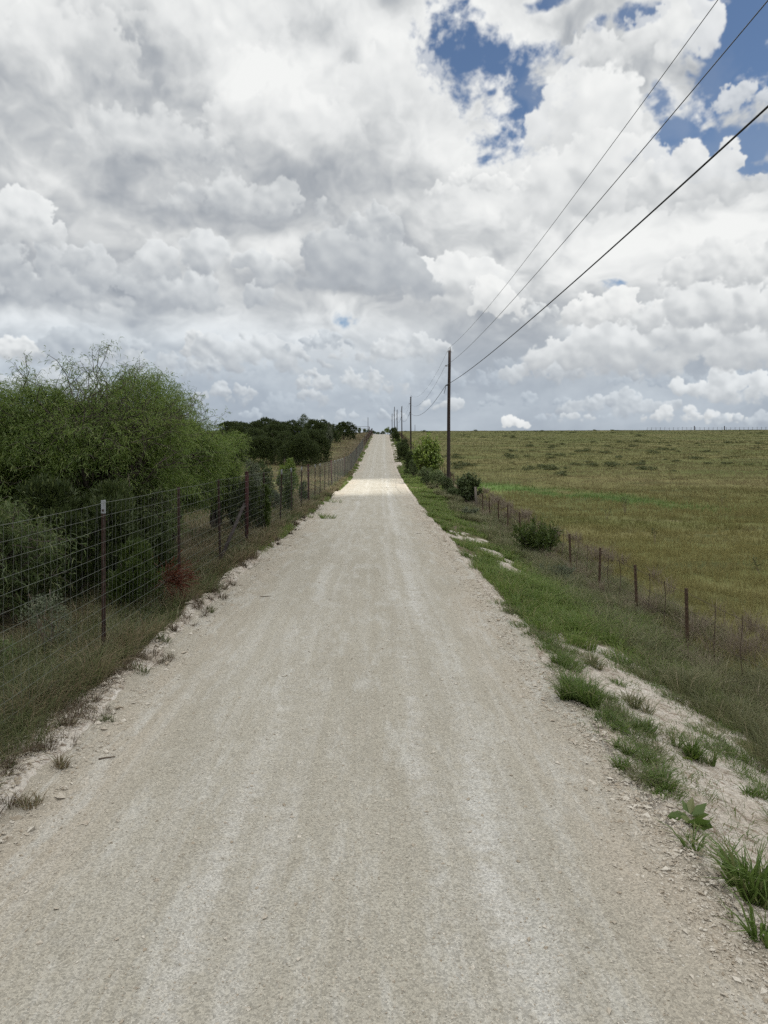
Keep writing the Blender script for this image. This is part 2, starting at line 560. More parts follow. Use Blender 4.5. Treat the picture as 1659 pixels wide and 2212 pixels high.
def ground(X, Y):
    X = np.asarray(X, float); Y = np.asarray(Y, float)
    u = X - road_x(Y)
    zr = road_z(Y)
    # right: a bank falls from the road to the fence, then the pasture
    zf = field_z(Y) + 0.0035 * np.clip(X - 6, 0, 400) * sstep(Y, 60, 300)
    rough = (fbm(X * .22, Y * .22, 3) - .5) * .35 * sstep(u, 6, 10) + (fbm(X * .9, Y * .9, 3) - .5) * .20 * sstep(u, 2.4, 3.2)
    rough = rough + (fbm(X * 3.1, Y * 3.1, 3, .6) - .5) * .07 * sstep(u, 2.2, 2.6) * (1 - sstep(Y, 25, 40))
    kr = .25 * sstep(u, 2.1, 5.9) + .75 * np.clip((u - 2.15) / 3.7, 0, 1)
    right = zr * (1 - kr) + zf * kr + rough
    right = right + 0.07 * np.exp(-((u - 2.35) / .16) ** 2) * (fbm(Y * .8, X * .3 + 5, 3) - .25) * 2 * sstep(60 - Y, 0, 20)
    # left: small rubble berm at the edge, then level ground
    zl = left_z(Y) + (fbm(X * .25 + 40, Y * .25, 3) - .5) * .3 * sstep(-u, 3, 6)
    zl = zl + sstep(-u, 25, 90) * sstep(Y, 80, 190) * 1.4
    kl = sstep(-u, 2.2, 3.3)
    berm = np.exp(-((u + 2.36) / .15) ** 2) * .25 * np.clip(fbm(Y * .75 + 3, X * .4, 4, .6) - .12, 0, 1) * (1 - sstep(Y, 18, 45) * .75)
    berm = berm + np.exp(-((u + 2.34) / .2) ** 2) * .10 * (fbm(X * 6, Y * 6, 3, .6) - .4) * (1 - sstep(Y, 14, 30))
    left = zr * (1 - kl) + zl * kl + berm
    z = np.where(u > 0, right, left)
    return z


def ruts(u, Y):
    """relief of the road surface"""
    j = (fbm(Y * .05, u * 0 + 3.3, 2) - .5) * .25
    r = -.016 * np.exp(-((u + .42 - j) / .22) ** 2) - .018 * np.exp(-((u - .98 - j) / .2) ** 2)
    r = r + .03 * (1 - (u / HW) ** 2)
    r = r + (fbm(u * 1.3, Y * .5, 3) - .5) * .03
    near = 1 - sstep(Y, 12, 26)
    r = r + near * ((fbm(u * 9, Y * 9, 3, .6) - .5) * .016 + (fbm(u * 28 + 7, Y * 28, 2, .6) - .5) * .007 * (1 - .5 * np.exp(-(u / 1.1) ** 2)))
    edge = sstep(np.abs(u), 1.55, 2.2)
    r = r + near * edge * (fbm(u * 14 + 30, Y * 14, 3, .65) - .45) * .05
    return r


def surf(X, Y):
    u = np.asarray(X) - road_x(Y)
    g = ground(X, Y)
    return np.where(np.abs(u) < HW - .02, road_z(Y) + ruts(u, Y), g)


def hit(px, py, lift=0.0):
    """point of the ground seen at a place of the photograph (in 1659 x 2212 units)"""
    Ys = np.concatenate([np.arange(2, 40, .05), np.arange(40, 420, .4)])
    Xs = (px - 800) / 1550 * Ys
    Zs = EYE - (py - 950) / 1550 * Ys
    g = surf(Xs, Ys) + lift
    below = np.nonzero(Zs < g)[0]
    i = below[0] if len(below) else len(Ys) - 1
    return float(Xs[i]), float(Ys[i]), float(g[i])


def gz(X, Y):
    return float(surf(np.array([X]), np.array([Y]))[0])

# ------------------------------------------------------------------ materials
def material(name):
    m = bpy.data.materials.new(name)
    m.use_nodes = True
    t = NT(m.node_tree)
    out = t.n('ShaderNodeOutputMaterial')
    return m, t, out


def principled(t, out, col, rough=.9, bump=None, bstr=.3, bdist=.02, metal=0.0, spec=.3):
    p = t.n('ShaderNodeBsdfPrincipled')
    t.put(p.inputs['Base Color'], (*col, 1) if isinstance(col, tuple) and len(col) == 3 else col)
    t.put(p.inputs['Roughness'], rough)
    p.inputs['Metallic'].default_value = metal
    p.inputs['Specular IOR Level'].default_value = spec
    if bump is not None:
        b = t.n('ShaderNodeBump')
        b.inputs['Strength'].default_value = bstr
        b.inputs['Distance'].default_value = bdist
        t.put(b.inputs['Height'], bump)
        t.t.links.new(b.outputs[0], p.inputs['Normal'])
    t.t.links.new(p.outputs[0], out.inputs[0])
    return p


def simple(name, col, rough=.8, var=.25, scale=20, metal=0.0, spec=.3):
    m, t, out = material(name)
    pos = t.n('ShaderNodeTexCoord').outputs['Object']
    n = t.noise(pos, scale, 5, .6)
    c = t.mix(t.lin(n, .3, .7), tuple(v * (1 - var) for v in col), tuple(min(1, v * (1 + var)) for v in col))
    principled(t, out, c, rough, n, .25, .01, metal, spec)
    return m


def leafy(name, c1, c2, c3=None, patch=.35, trans=.35, rough=.6, scale3=.8):
    """foliage: colour varies per leaf and in patches of the plant; light passes through"""
    m, t, out = material(name)
    geo = t.n('ShaderNodeNewGeometry')
    rnd = geo.outputs['Random Per Island']
    pos = geo.outputs['Position']
    n = t.noise(pos, scale3, 3, .55)
    f = t.m('ADD', t.m('MULTIPLY', rnd, 1 - patch), t.m('MULTIPLY', t.lin(n, .3, .7), patch), clamp=True)
    c = t.mix(f, c1, c2)
    if c3 is not None:
        k = t.step(t.m('FRACT', t.m('MULTIPLY', rnd, 7.31)), .80, .92)
        c = t.mix(k, c, c3)
    df = t.n('ShaderNodeBsdfDiffuse'); t.put(df.inputs[0], c)
    tr = t.n('ShaderNodeBsdfTranslucent'); t.put(tr.inputs[0], c)
    gl = t.n('ShaderNodeBsdfGlossy'); gl.inputs['Roughness'].default_value = .45
    gl.inputs[0].default_value = (.9, .95, .9, 1)
    mx = t.n('ShaderNodeMixShader'); mx.inputs[0].default_value = trans
    t.t.links.new(df.outputs[0], mx.inputs[1]); t.t.links.new(tr.outputs[0], mx.inputs[2])
    m2 = t.n('ShaderNodeMixShader'); m2.inputs[0].default_value = .025
    t.t.links.new(mx.outputs[0], m2.inputs[1]); t.t.links.new(gl.outputs[0], m2.inputs[2])
    t.t.links.new(m2.outputs[0], out.inputs[0])
    return m


def road_colour(t, pos, u):
    """crushed caliche: tan ground, white dust in the wheel tracks, pinkish edges"""
    long = t.v('MULTIPLY', pos, (1.0, .12, 1.0))
    nl = t.noise(long, 1.6, 5, .6)
    nb = t.noise(t.v('MULTIPLY', pos, (1.0, .3, 1.0)), 1.3, 5, .6)
    ns = t.noise(t.v('MULTIPLY', pos, (1.0, .025, 1.0)), 7.0, 4, .65)
    nm = t.noise(pos, 9.0, 4, .65)
    base = t.mix(t.lin(nb, .3, .7), (.290, .269, .225), (.336, .316, .271))
    pink = t.m('MULTIPLY', t.step(t.m('ABSOLUTE', u), 1.15, 1.9), t.lin(nb, .35, .65, .1, .75))
    base = t.mix(pink, base, (.335, .292, .238))
    uw = t.m('ADD', u, t.m('MULTIPLY', t.m('SUBTRACT', nl, .5), .5))
    tracks = None
    for u0, w, s in ((-.60, .12, .7), (-.32, .08, .55), (.62, .09, .7), (.98, .15, .95), (1.22, .06, .4), (-1.2, .16, .25), (.18, .07, .25), (-.05, .05, .2)):
        k = t.m('DIVIDE', t.m('SUBTRACT', uw, u0), w)
        k = t.m('MULTIPLY', t.m('EXPONENT', t.m('MULTIPLY', t.m('MULTIPLY', k, k), -1.0)), s)
        tracks = k if tracks is None else t.m('ADD', tracks, k, clamp=True)
    patch = t.step(t.m('ADD', t.m('MULTIPLY', nl, .5), t.m('MULTIPLY', nm, .5)), .42, .62)
    dust = t.m('MULTIPLY', tracks, t.m('ADD', .12, t.m('MULTIPLY', patch, .75)), clamp=True)
    base = t.mix(dust, base, (.445, .437, .416))
    base = t.mix(t.m('MULTIPLY', t.step(ns, .52, .66), .28), base, (.42, .408, .380))
    base = t.mix(t.m('MULTIPLY', t.step(ns, .34, .46, 1.0, 0.0), .24), base, (.265, .240, .195))
    blot = t.step(t.noise(t.v('MULTIPLY', pos, (1.0, .22, 1.0)), 4.2, 7, .75), .48, .66)
    base = t.mix(t.m('MULTIPLY', blot, .55), base, (.415, .408, .382))
    # grains
    v1 = t.voro(pos, 105, 'F1', 'Color')
    r1 = t.sep(v1)[0]
    d1 = t.voro(pos, 105, 'F1', 'Distance')
    fine = t.noise(pos, 160, 2, .6)
    grain = t.m('ADD', t.lin(r1, 0, 1, .66, 1.27), t.lin(fine, .3, .7, -.12, .12))
    gm = t.n('ShaderNodeCombineXYZ')
    for i in range(3): t.put(gm.inputs[i], grain)
    col = t.mix(.85, base, gm.outputs[0], 'MULTIPLY')
    v2 = t.voro(pos, 28, 'F1', 'Distance')
    big = t.step(v2, .10, .22, 1.0, 0.0)
    pick = t.step(t.sep(t.voro(pos, 28, 'F1', 'Color'))[1], .72, .80)
    col = t.mix(t.m('MULTIPLY', t.m('MULTIPLY', big, pick), .6), col, (.56, .54, .50))
    hgt = t.m('SUBTRACT', t.m('MULTIPLY', t.m('MULTIPLY', big, pick), .7), t.m('MULTIPLY', d1, .9))
    hgt = t.m('ADD', hgt, t.m('MULTIPLY', nm, .9))
    return col, hgt


def make_road_material():
    m, t, out = material('caliche_road')
    pos = t.n('ShaderNodeNewGeometry').outputs['Position']
    at = t.n('ShaderNodeAttribute', attribute_name='across')
    col, h = road_colour(t, pos, at.outputs['Fac'])
    principled(t, out, col, .95, h, .55, .012, 0, .15)
    return m


def make_ground_material():
    """R = bare caliche, G = pasture (else leaf litter), B = lush swale"""
    m, t, out = material('ground_cover')
    pos = t.n('ShaderNodeNewGeometry').outputs['Position']
    z = t.n('ShaderNodeAttribute', attribute_name='zone')
    cal, fld, lush = t.sep(z.outputs['Color'])
    # caliche soil
    n1 = t.noise(pos, 2.2, 6, .65); n2 = t.noise(pos, 14, 5, .65)
    v1 = t.sep(t.voro(pos, 55, 'F1', 'Color'))[0]
    soil = t.mix(t.lin(n1, .32, .68), (.33, .285, .235), (.50, .47, .43))
    soil = t.mix(t.step(n2, .52, .64), soil, (.22, .175, .14))
    n3 = t.noise(t.v('MULTIPLY', pos, (1.0, 2.2, 1.0)), 4.5, 5, .7)
    soil = t.mix(t.m('MULTIPLY', t.step(n3, .55, .68), .8), soil, (.17, .135, .11))
    g = t.lin(v1, 0, 1, .78, 1.18)
    soil = t.mix(.8, soil, t.xyz(g, g, g), 'MULTIPLY')
    # pasture: straw, olive, grey-mauve heads, in streaks that lie across the slope
    ps = t.v('MULTIPLY', pos, (.35, 1.0, 1.0))
    f1 = t.noise(ps, .09, 6, .6); f2 = t.noise(ps, .5, 6, .65); f3 = t.noise(pos, 9, 4, .7)
    pas = t.mix(t.lin(f1, .35, .65), (.095, .112, .036), (.160, .145, .062))
    pas = t.mix(t.m('MULTIPLY', t.step(f2, .52, .66), .75), pas, (.060, .070, .028))
    pas = t.mix(t.m('MULTIPLY', t.step(f2, .30, .42, 1.0, 0.0), .6), pas, (.165, .135, .075))
    pas = t.mix(t.lin(f3, .3, .7), t.v('SCALE', pas, scale=.75), t.v('SCALE', pas, scale=1.2))
    pas = t.mix(lush, pas, (.060, .105, .026))
    # litter on the left, its colour kept dark to deepen the shade under the trees
    l1 = t.noise(pos, 1.3, 5, .6); l2 = t.noise(pos, 22, 4, .7)
    lit = t.mix(t.lin(l1, .35, .65), (.060, .052, .032), (.12, .10, .062))
    lit = t.mix(t.step(l2, .5, .65), lit, (.15, .125, .085))
    col = t.mix(fld, lit, pas)
    edge = t.step(t.m('ADD', cal, t.m('MULTIPLY', t.m('SUBTRACT', n1, .5), .8)), .36, .58)
    col = t.mix(edge, col, soil)
    h = t.m('ADD', t.m('ADD', n2, t.m('MULTIPLY', v1, .3)), t.m('MULTIPLY', f2, 1.0))
    principled(t, out, col, .95, h, .6, .03, 0, .1)
    return m


M_road = make_road_material()
M_ground = make_ground_material()
def make_stone_material():
    m, t, out = material('limestone')
    geo = t.n('ShaderNodeNewGeometry')
    rnd = geo.outputs['Random Per Island']
    n = t.noise(geo.outputs['Position'], 40, 5, .65)
    c = t.mix(rnd, (.30, .255, .20), (.52, .485, .43))
    c = t.mix(t.step(n, .52, .68), c, (.24, .20, .155))
    principled(t, out, c, .95, n, .5, .01, 0, .1)
    return m
M_stone = make_stone_material()
M_wood = simple('creosoted_wood', (.019, .0125, .0115), .85, .45, 9)
M_rust = simple('rusty_pipe', (.032, .008, .008), .8, .4, 14)
M_tpost = simple('weathered_post', (.030, .016, .012), .8, .5, 30)
M_white = simple('white_paint', (.24, .25, .27), .7, .15, 40)
M_galv = simple('galvanised_wire', (.115, .125, .112), .7, .2, 60, .1)
M_oldwire = simple('rusted_wire', (.060, .042, .030), .7, .4, 60)
M_cable = simple('black_cable', (.022, .024, .028), .6, .2, 30)
M_line = simple('bare_conductor', (.10, .105, .11), .5, .2, 30, .4)
M_porc = simple('porcelain', (.11, .10, .10), .25, .2, 30, 0, .5)
M_bark = simple('dark_bark', (.060, .050, .040), .9, .45, 25)
M_greybark = simple('grey_bark', (.13, .115, .095), .9, .4, 25)
M_twig = simple('dead_twig', (.14, .11, .085), .9, .4, 30)

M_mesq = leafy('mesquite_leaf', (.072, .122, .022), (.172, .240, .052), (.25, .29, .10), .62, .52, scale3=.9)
M_mesq_lo = leafy('shade_toned_mesquite_leaf', (.055, .085, .026), (.105, .140, .042), (.16, .18, .075), .45, .45)  # darker copy of the mesquite leaf, shade put into its colour
M_jun = leafy('juniper_leaf', (.026, .041, .013), (.056, .076, .023), (.085, .105, .032), .55, .25)
M_jun2 = leafy('young_juniper_leaf', (.034, .058, .013), (.076, .108, .024), (.11, .14, .035), .5, .3)
M_hack = leafy('hackberry_leaf', (.065, .110, .014), (.135, .190, .028), (.19, .23, .05), .5, .45)
M_bush = leafy('bush_leaf', (.032, .052, .015), (.072, .100, .028), (.12, .15, .07), .5, .35)
M_grey = leafy('grey_shrub_leaf', (.060, .080, .045), (.12, .14, .085), (.17, .18, .12), .4, .3)
M_red = leafy('dead_juniper_needle', (.060, .017, .009), (.125, .036, .018), None, .4, .3)
M_green = leafy('green_grass', (.082, .135, .026), (.160, .215, .054), (.25, .24, .11), .55, .45, scale3=1.2)
M_field = leafy('pasture_grass', (.100, .130, .034), (.205, .195, .076), (.27, .225, .13), .78, .4, scale3=.10)
M_dry = leafy('dry_grass', (.13, .105, .065), (.24, .19, .115), (.10, .12, .05), .45, .35)
M_bunch = leafy('bunch_grass', (.080, .095, .040), (.185, .185, .095), (.30, .26, .17), .55, .45)
M_left = leafy('rank_verge_grass', (.062, .086, .028), (.130, .140, .060), (.23, .20, .125), .55, .42)
M_lush = leafy('swale_grass', (.060, .110, .022), (.115, .175, .040), (.17, .18, .07), .5, .4)
M_tuft = leafy('verge_tuft', (.058, .100, .018), (.120, .175, .042), (.18, .19, .08), .4, .45)
def make_field_grass():
    """pasture grass in broad bands across the slope"""
    m, t, out = material('pasture_grass')
    geo = t.n('ShaderNodeNewGeometry')
    rnd = geo.outputs['Random Per Island']; pos = geo.outputs['Position']
    x, y, z = t.sep(pos)
    wob = t.noise(t.v('MULTIPLY', pos, (.3, 1, 1)), .045, 4, .6)
    yb = t.m('ADD', y, t.m('MULTIPLY', t.m('SUBTRACT', wob, .5), t.m('MULTIPLY', y, .9)))
    ramp = t.n('ShaderNodeValToRGB')
    t.put(ramp.inputs[0], t.lin(t.m('LOGARITHM', yb, 10), 1.0, 2.55))
    cr = ramp.color_ramp
    cols = [(0.0, (.215, .192, .088)), (.26, (.212, .192, .080)), (.42, (.190, .172, .074)), (.52, (.200, .172, .094)), (.62, (.130, .122, .056)), (.70, (.140, .122, .062)),
            (.80, (.080, .084, .035)), (.90, (.056, .066, .025)), (.955, (.060, .066, .029)), (1.0, (.17, .145, .08))]
    cr.elements[0].position = 0; cr.elements[0].color = (*cols[0][1], 1)
    cr.elements[1].position = 1; cr.elements[1].color = (*cols[-1][1], 1)
    for q, c in cols[1:-1]:
        e = cr.elements.new(q); e.color = (*c, 1)
    n1 = t.noise(t.v('MULTIPLY', pos, (.5, 1, 1)), .16, 5, .62)
    n2 = t.noise(t.v('MULTIPLY', pos, (.6, 1, 1)), .7, 4, .6)
    c = t.mix(t.m('MULTIPLY', t.step(n1, .48, .66), .5), ramp.outputs[0], (.100, .122, .040))
    c = t.mix(t.m('MULTIPLY', t.step(n2, .55, .68), .55), c, (.21, .175, .10))
    g = t.lin(rnd, 0, 1, .72, 1.22)
    c = t.mix(1.0, c, t.xyz(g, g, g), 'MULTIPLY')
    df = t.n('ShaderNodeBsdfDiffuse'); t.put(df.inputs[0], c)
    tr = t.n('ShaderNodeBsdfTranslucent'); t.put(tr.inputs[0], c)
    mx = t.n('ShaderNodeMixShader'); mx.inputs[0].default_value = .4
    t.t.links.new(df.outputs[0], mx.inputs[1]); t.t.links.new(tr.outputs[0], mx.inputs[2])
    t.t.links.new(mx.outputs[0], out.inputs[0])
    return m
M_field = make_field_grass()
M_mauve = leafy('seed_heads', (.15, .12, .09), (.26, .21, .165), (.12, .11, .06), .45, .4)
M_dead = leafy('dead_weed', (.070, .050, .034), (.135, .10, .07), (.08, .09, .035), .4, .3)
M_scrub = leafy('field_scrub', (.056, .070, .024), (.098, .108, .042), None, .5, .25)

# ------------------------------------------------------------------ ground and road
def axis(parts):
    out = []
    for a, b, n in parts:
        out.append(np.linspace(a, b, n, endpoint=False))
    return np.concatenate(out)

us = np.concatenate([-np.geomspace(2600, 14, 46), np.arange(-13, -4, .6), np.arange(-4, 6.4, .09), np.arange(6.4, 16, .5), np.geomspace(16, 2600, 54)])
ys = np.concatenate([np.arange(-60, -2, 6.0), np.arange(-2, 20, .10), np.geomspace(20, 460, 230), np.geomspace(475, 3600, 26)])
GU, GY = np.meshgrid(us, ys)
GX = GU + road_x(GY)
GZ = ground(GX, GY)
under = (np.abs(GU) < HW - .06)
GZ = np.where(under, road_z(GY) - .10, GZ)


def zone(u, X, Y):
    n = fbm(X * .9 + 3, Y * .9, 4, .6)
    n2 = fbm(X * .35, Y * .35 + 8, 3, .6)
    cal = 1 - sstep(np.abs(u), 2.28, 2.5)
    # right: bare washed strip close by, ragged further on
    strip = sstep(u, 2.0, 2.3) * (1 - sstep(u + 1.6 * (n - .5), 3.3 + .6 * n2, 4.2 + .6 * n2)) * (1 - sstep(Y + 5 * (n - .5) + 2.5 * (n2 - .5), 9.0, 11.5))
    wash = np.exp(-((u - 3.55) / .42) ** 2) * sstep(Y, 12, 14) * (1 - sstep(Y, 21, 25)) * 1.2 * sstep(n, .35, .6)
    far = sstep(u, 2.0, 2.3) * (1 - sstep(u, 2.9, 3.7)) * sstep(Y, 78, 95) * sstep(n, .38, .6)
    spots = sstep(u, 2.2, 2.6) * (1 - sstep(u, 4.0, 4.6)) * sstep(n, .56, .68) * sstep(Y, 14, 18) * .9 * (1 - sstep(Y, 22, 27))
    leftb = sstep(-u, 2.0, 2.3) * (1 - sstep(-u, 2.32, 2.48 + .16 * n2)) * .8
    cal = np.clip(np.maximum.reduce([cal, strip, wash, far, spots, leftb]), 0, 1)
    fld = np.where(u > 0, sstep(u, 3.0, 5.2), sstep(-u, 4, 9) * sstep(Y, 18, 40) * .9)
    # lush swale across the pasture
    sy = np.interp(X, [6, 10, 16, 24, 40], [57, 55, 47, 36, 30])
    lush = np.exp(-((Y - sy) / (3.2 + .02 * X)) ** 2) * sstep(u, 6.0, 7.5) * (1 - sstep(X, 15, 22)) * sstep(n2 + .2, .35, .6)
    lush = np.maximum(lush, sstep(u, 2.6, 3.2) * (1 - sstep(u, 4.6, 5.6)) * sstep(Y, 10, 14) * (1 - sstep(Y, 60, 90)) * .45)
    return cal, fld, lush


zc = zone(GU, GX, GY)
nr, nc = GU.shape
idx = np.arange(nr * nc).reshape(nr, nc)
Q = np.stack([idx[:-1, :-1], idx[:-1, 1:], idx[1:, 1:], idx[1:, :-1]], -1).reshape(-1, 4)
me = mesh_np('ground', np.c_[GX.ravel(), GY.ravel(), GZ.ravel()], Q, True)
ca = me.color_attributes.new('zone', 'FLOAT_COLOR', 'POINT')
colr = np.ones((nr * nc, 4), np.float32)
for i in range(3): colr[:, i] = zc[i].ravel()
ca.data.foreach_set('color', colr.ravel())
tag(link('ground', me, M_ground), 'pasture and verge ground rolling up to the horizon', kind='structure')

# road sheet
ru = np.linspace(-1, 1, 78)
ry = np.concatenate([np.arange(-14, 1.5, .5), np.arange(1.5, 12, .045), np.arange(12, 26, .12), np.geomspace(26, 300, 170)])
U, Yr = np.meshgrid(ru, ry)
wl = HW + (fbm(Yr * 1.1, Yr * 0 + 2, 4, .6) - .5) * .34
wr = HW + (fbm(Yr * 1.1 + 50, Yr * 0 + 9, 4, .6) - .5) * .34
Ua = np.where(U < 0, U * wl, U * wr)
Xr = Ua + road_x(Yr)
ed = sstep(np.abs(U), .90, 1.0)
Zr = (road_z(Yr) + ruts(Ua, Yr)) * (1 - ed) + (ground(Xr, Yr) + .004 - .03 * (np.abs(U) > .995)) * ed
Zr = np.maximum(Zr, np.where(np.abs(U) > .995, -99, np.where(np.abs(Ua) > HW - .25, ground(Xr, Yr) + .004, -99)))
nr, nc = U.shape
idx = np.arange(nr * nc).reshape(nr, nc)
Q = np.stack([idx[:-1, :-1], idx[:-1, 1:], idx[1:, 1:], idx[1:, :-1]], -1).reshape(-1, 4)
me = mesh_np('road', np.c_[Xr.ravel(), Yr.ravel(), Zr.ravel()], Q, True)
at = me.attributes.new('across', 'FLOAT', 'POINT')
at.data.foreach_set('value', Ua.ravel().astype(np.float32))
tag(link('road', me, M_road), 'pale crushed limestone road running straight to the crest', kind='structure')

# ------------------------------------------------------------------ unseen cloud added overhead to shade the ground, its gap shaped for the sunlit strip
def shade_cloud():
    H = 420.0
    off = SUN_DIR[:2] / SUN_DIR[2] * H
    gx = np.linspace(-900, 900, 121) ; gy = np.linspace(-700, 620, 110)
    # finer cells round the gap
    cx, cy = off[0] - 14, off[1] + 51.5
    gx = np.unique(np.concatenate([gx, cx + np.linspace(-70, 70, 71)]))
    gy = np.unique(np.concatenate([gy, cy + np.linspace(-26, 26, 75)]))
    A, B = np.meshgrid(gx, gy)
    du = (A - cx); dv = (B - cy)
    rr = np.sqrt((du / 19.5) ** 2 + ((dv - du * .05) / 10.6) ** 2) + (fbm(A * .13, B * .2, 4, .6) - .5) * .9
    lump = (fbm(A * .012, B * .012, 4) - .5)
    thick = 26 + 60 * fbm(A * .008 + 9, B * .008, 4)
    close = sstep(rr, 1.0, 5.0)
    mid = H + lump * 14
    ztop = mid + .05 + thick * close * .8
    zbot = mid - .05 - thick * close * .2
    keep = rr + (rng.random(rr.shape) - .5) * .9 * (np.abs(rr - 1) < .5) > 1.0
    n0 = A.size
    idx = np.arange(n0).reshape(A.shape)
    kq = keep[:-1, :-1] & keep[:-1, 1:] & keep[1:, 1:] & keep[1:, :-1]
    q = np.stack([idx[:-1, :-1], idx[:-1, 1:], idx[1:, 1:], idx[1:, :-1]], -1)[kq]
    V = np.vstack([np.c_[A.ravel(), B.ravel(), ztop.ravel()], np.c_[A.ravel(), B.ravel(), zbot.ravel()]])
    # walls on open edges
    e = np.concatenate([q[:, [0, 1]], q[:, [1, 2]], q[:, [2, 3]], q[:, [3, 0]]])
    key = np.sort(e, 1); _, inv, cnt = np.unique(key, axis=0, return_inverse=True, return_counts=True)
    be = e[cnt[inv.ravel()] == 1]
    wall = np.stack([be[:, 1], be[:, 0], be[:, 0] + n0, be[:, 1] + n0], -1)
    me = mesh_np('cloud', V, [q, q[:, ::-1] + n0, wall], True)
    m, t, out = material('cloud')
    tr = t.n('ShaderNodeBsdfTranslucent'); tr.inputs[0].default_value = (.90, .91, .92, 1)
    t.t.links.new(tr.outputs[0], out.inputs[0])
    tag(link('cloud', me, m), 'unseen cloud added overhead to shade the ground, its gap letting sun onto the road', kind='structure')
shade_cloud()

# ------------------------------------------------------------------ foliage builders (numpy)
def unit(v):
    return v / (np.linalg.norm(v, axis=-1, keepdims=True) + 1e-9)


def blades(P, h, w, lean, bend, az=None, segs=2):
    """grass blades: base points, heights, widths, lean of the base, extra bend at the tip"""
    n = len(P)
    if az is None: az = rng.random(n) * 2 * math.pi
    fa = rng.random(n) * 2 * math.pi
    d = np.c_[np.cos(az), np.sin(az), np.zeros(n)]
    s = np.c_[np.cos(fa), np.sin(fa), np.zeros(n)] * (w / 2)[:, None]
    h = h[:, None]; lean = lean[:, None]; bend = bend[:, None]
    up = np.array([[0, 0, 1.0]])
    if segs == 1:
        tip = P + d * h * (lean + bend) + up * h * np.clip(1 - .35 * bend, .3, 1)
        V = np.stack([P - s, P + s, tip], 1).reshape(-1, 3)
        F = [np.arange(3 * n).reshape(n, 3)]
        return V, F
    m1 = P + d * h * lean * .55 + up * h * .55
    tip = P + d * h * (lean + bend) + up * h * np.clip(1 - .6 * bend, .15, 1)
    V = np.stack([P - s, P + s, m1 - s * .8, m1 + s * .8, tip], 1).reshape(-1, 3)
    b = np.arange(n) * 5
    return V, [np.stack([b, b + 1, b + 3, b + 2], 1), np.stack([b + 2, b + 3, b + 4], 1)]


def scatter_obj(name, label, P, h, w, lean, bend, mat, segs=2):
    V, F = blades(P, h, w, lean, bend, segs=segs)
    o = link(name, mesh_np(name, V, F), mat)
    return tag(o, label, 'grass', kind='stuff')


def clump_obj(name, label, cx, cy, r, h, n, wmin, wk, mat, arch=.55, sink=.01):
    """bunches of arching blades; cx, cy, r, h, n are per bunch"""
    i = np.repeat(np.arange(len(cx)), n)
    k = len(i)
    q = rng.random(k) ** .55
    a = rng.random(k) * 2 * math.pi
    X = cx[i] + np.cos(a) * q * r[i] * .5
    Y = cy[i] + np.sin(a) * q * r[i] * .5
    P = np.c_[X, Y, surf(X, Y) - sink]
    az = a + rng.normal(0, .6, k)
    hh = h[i] * rng.uniform(.45, 1.15, k)
    lean = (.12 + .85 * q) * rng.uniform(.2, 1.2, k) * arch * 1.4
    bend = rng.uniform(.1, 1.1, k) * arch
    V, F = blades(P, hh, np.maximum(wmin, wk * Y) * rng.uniform(.7, 1.35, k), lean, bend, az=az)
    return tag(link(name, mesh_np(name, V, F), mat), label, 'grass', kind='stuff')


def leaves(P, N, size, asp=.5, jitter=.6, droop=0.0):
    """diamond leaves at P that face roughly along N"""
    n = len(P)
    a = unit(N + rng.normal(0, jitter, (n, 3)))
    t = unit(np.cross(a, rng.normal(0, 1, (n, 3))))
    t[:, 2] -= droop; t = unit(t)
    b = unit(np.cross(a, t))
    L = size[:, None]
    V = np.stack([P, P + t * L * .5 + b * L * asp * .5, P + t * L + a * L * .12, P + t * L * .5 - b * L * asp * .5], 1).reshape(-1, 3)
    return V, np.arange(4 * n).reshape(n, 4)


def fronds(P, D, L, W, droop=.3):
    """feathery compound leaves: narrow two-piece ribbons along D"""
    n = len(P)
    D = unit(D)
    s = unit(np.cross(D, rng.normal(0, 1, (n, 3)))) * (W / 2)[:, None]
    L = L[:, None]
    m = P + D * L * .55
    e = P + D * L + np.array([[0, 0, -1.0]]) * L * droop
    V = np.stack([P - s * .4, P + s * .4, m - s, m + s, e], 1).reshape(-1, 3)
    b = np.arange(n) * 5
    return V, [np.stack([b, b + 1, b + 3, b + 2], 1), np.stack([b + 2, b + 3, b + 4], 1)]


def path(a, b, n=6, wob=.12, arch=0.0):
    a = np.asarray(a, float); b = np.asarray(b, float)
    s = np.linspace(0, 1, n)[:, None]
    L = np.linalg.norm(b - a)
    P = a + (b - a) * s
    k = rng.normal(0, wob * L, (n, 3)) * np.sin(s * math.pi)
    P = P + k * .6
    P[:, 2] += np.sin(s[:, 0] * math.pi) * arch * L
    return P


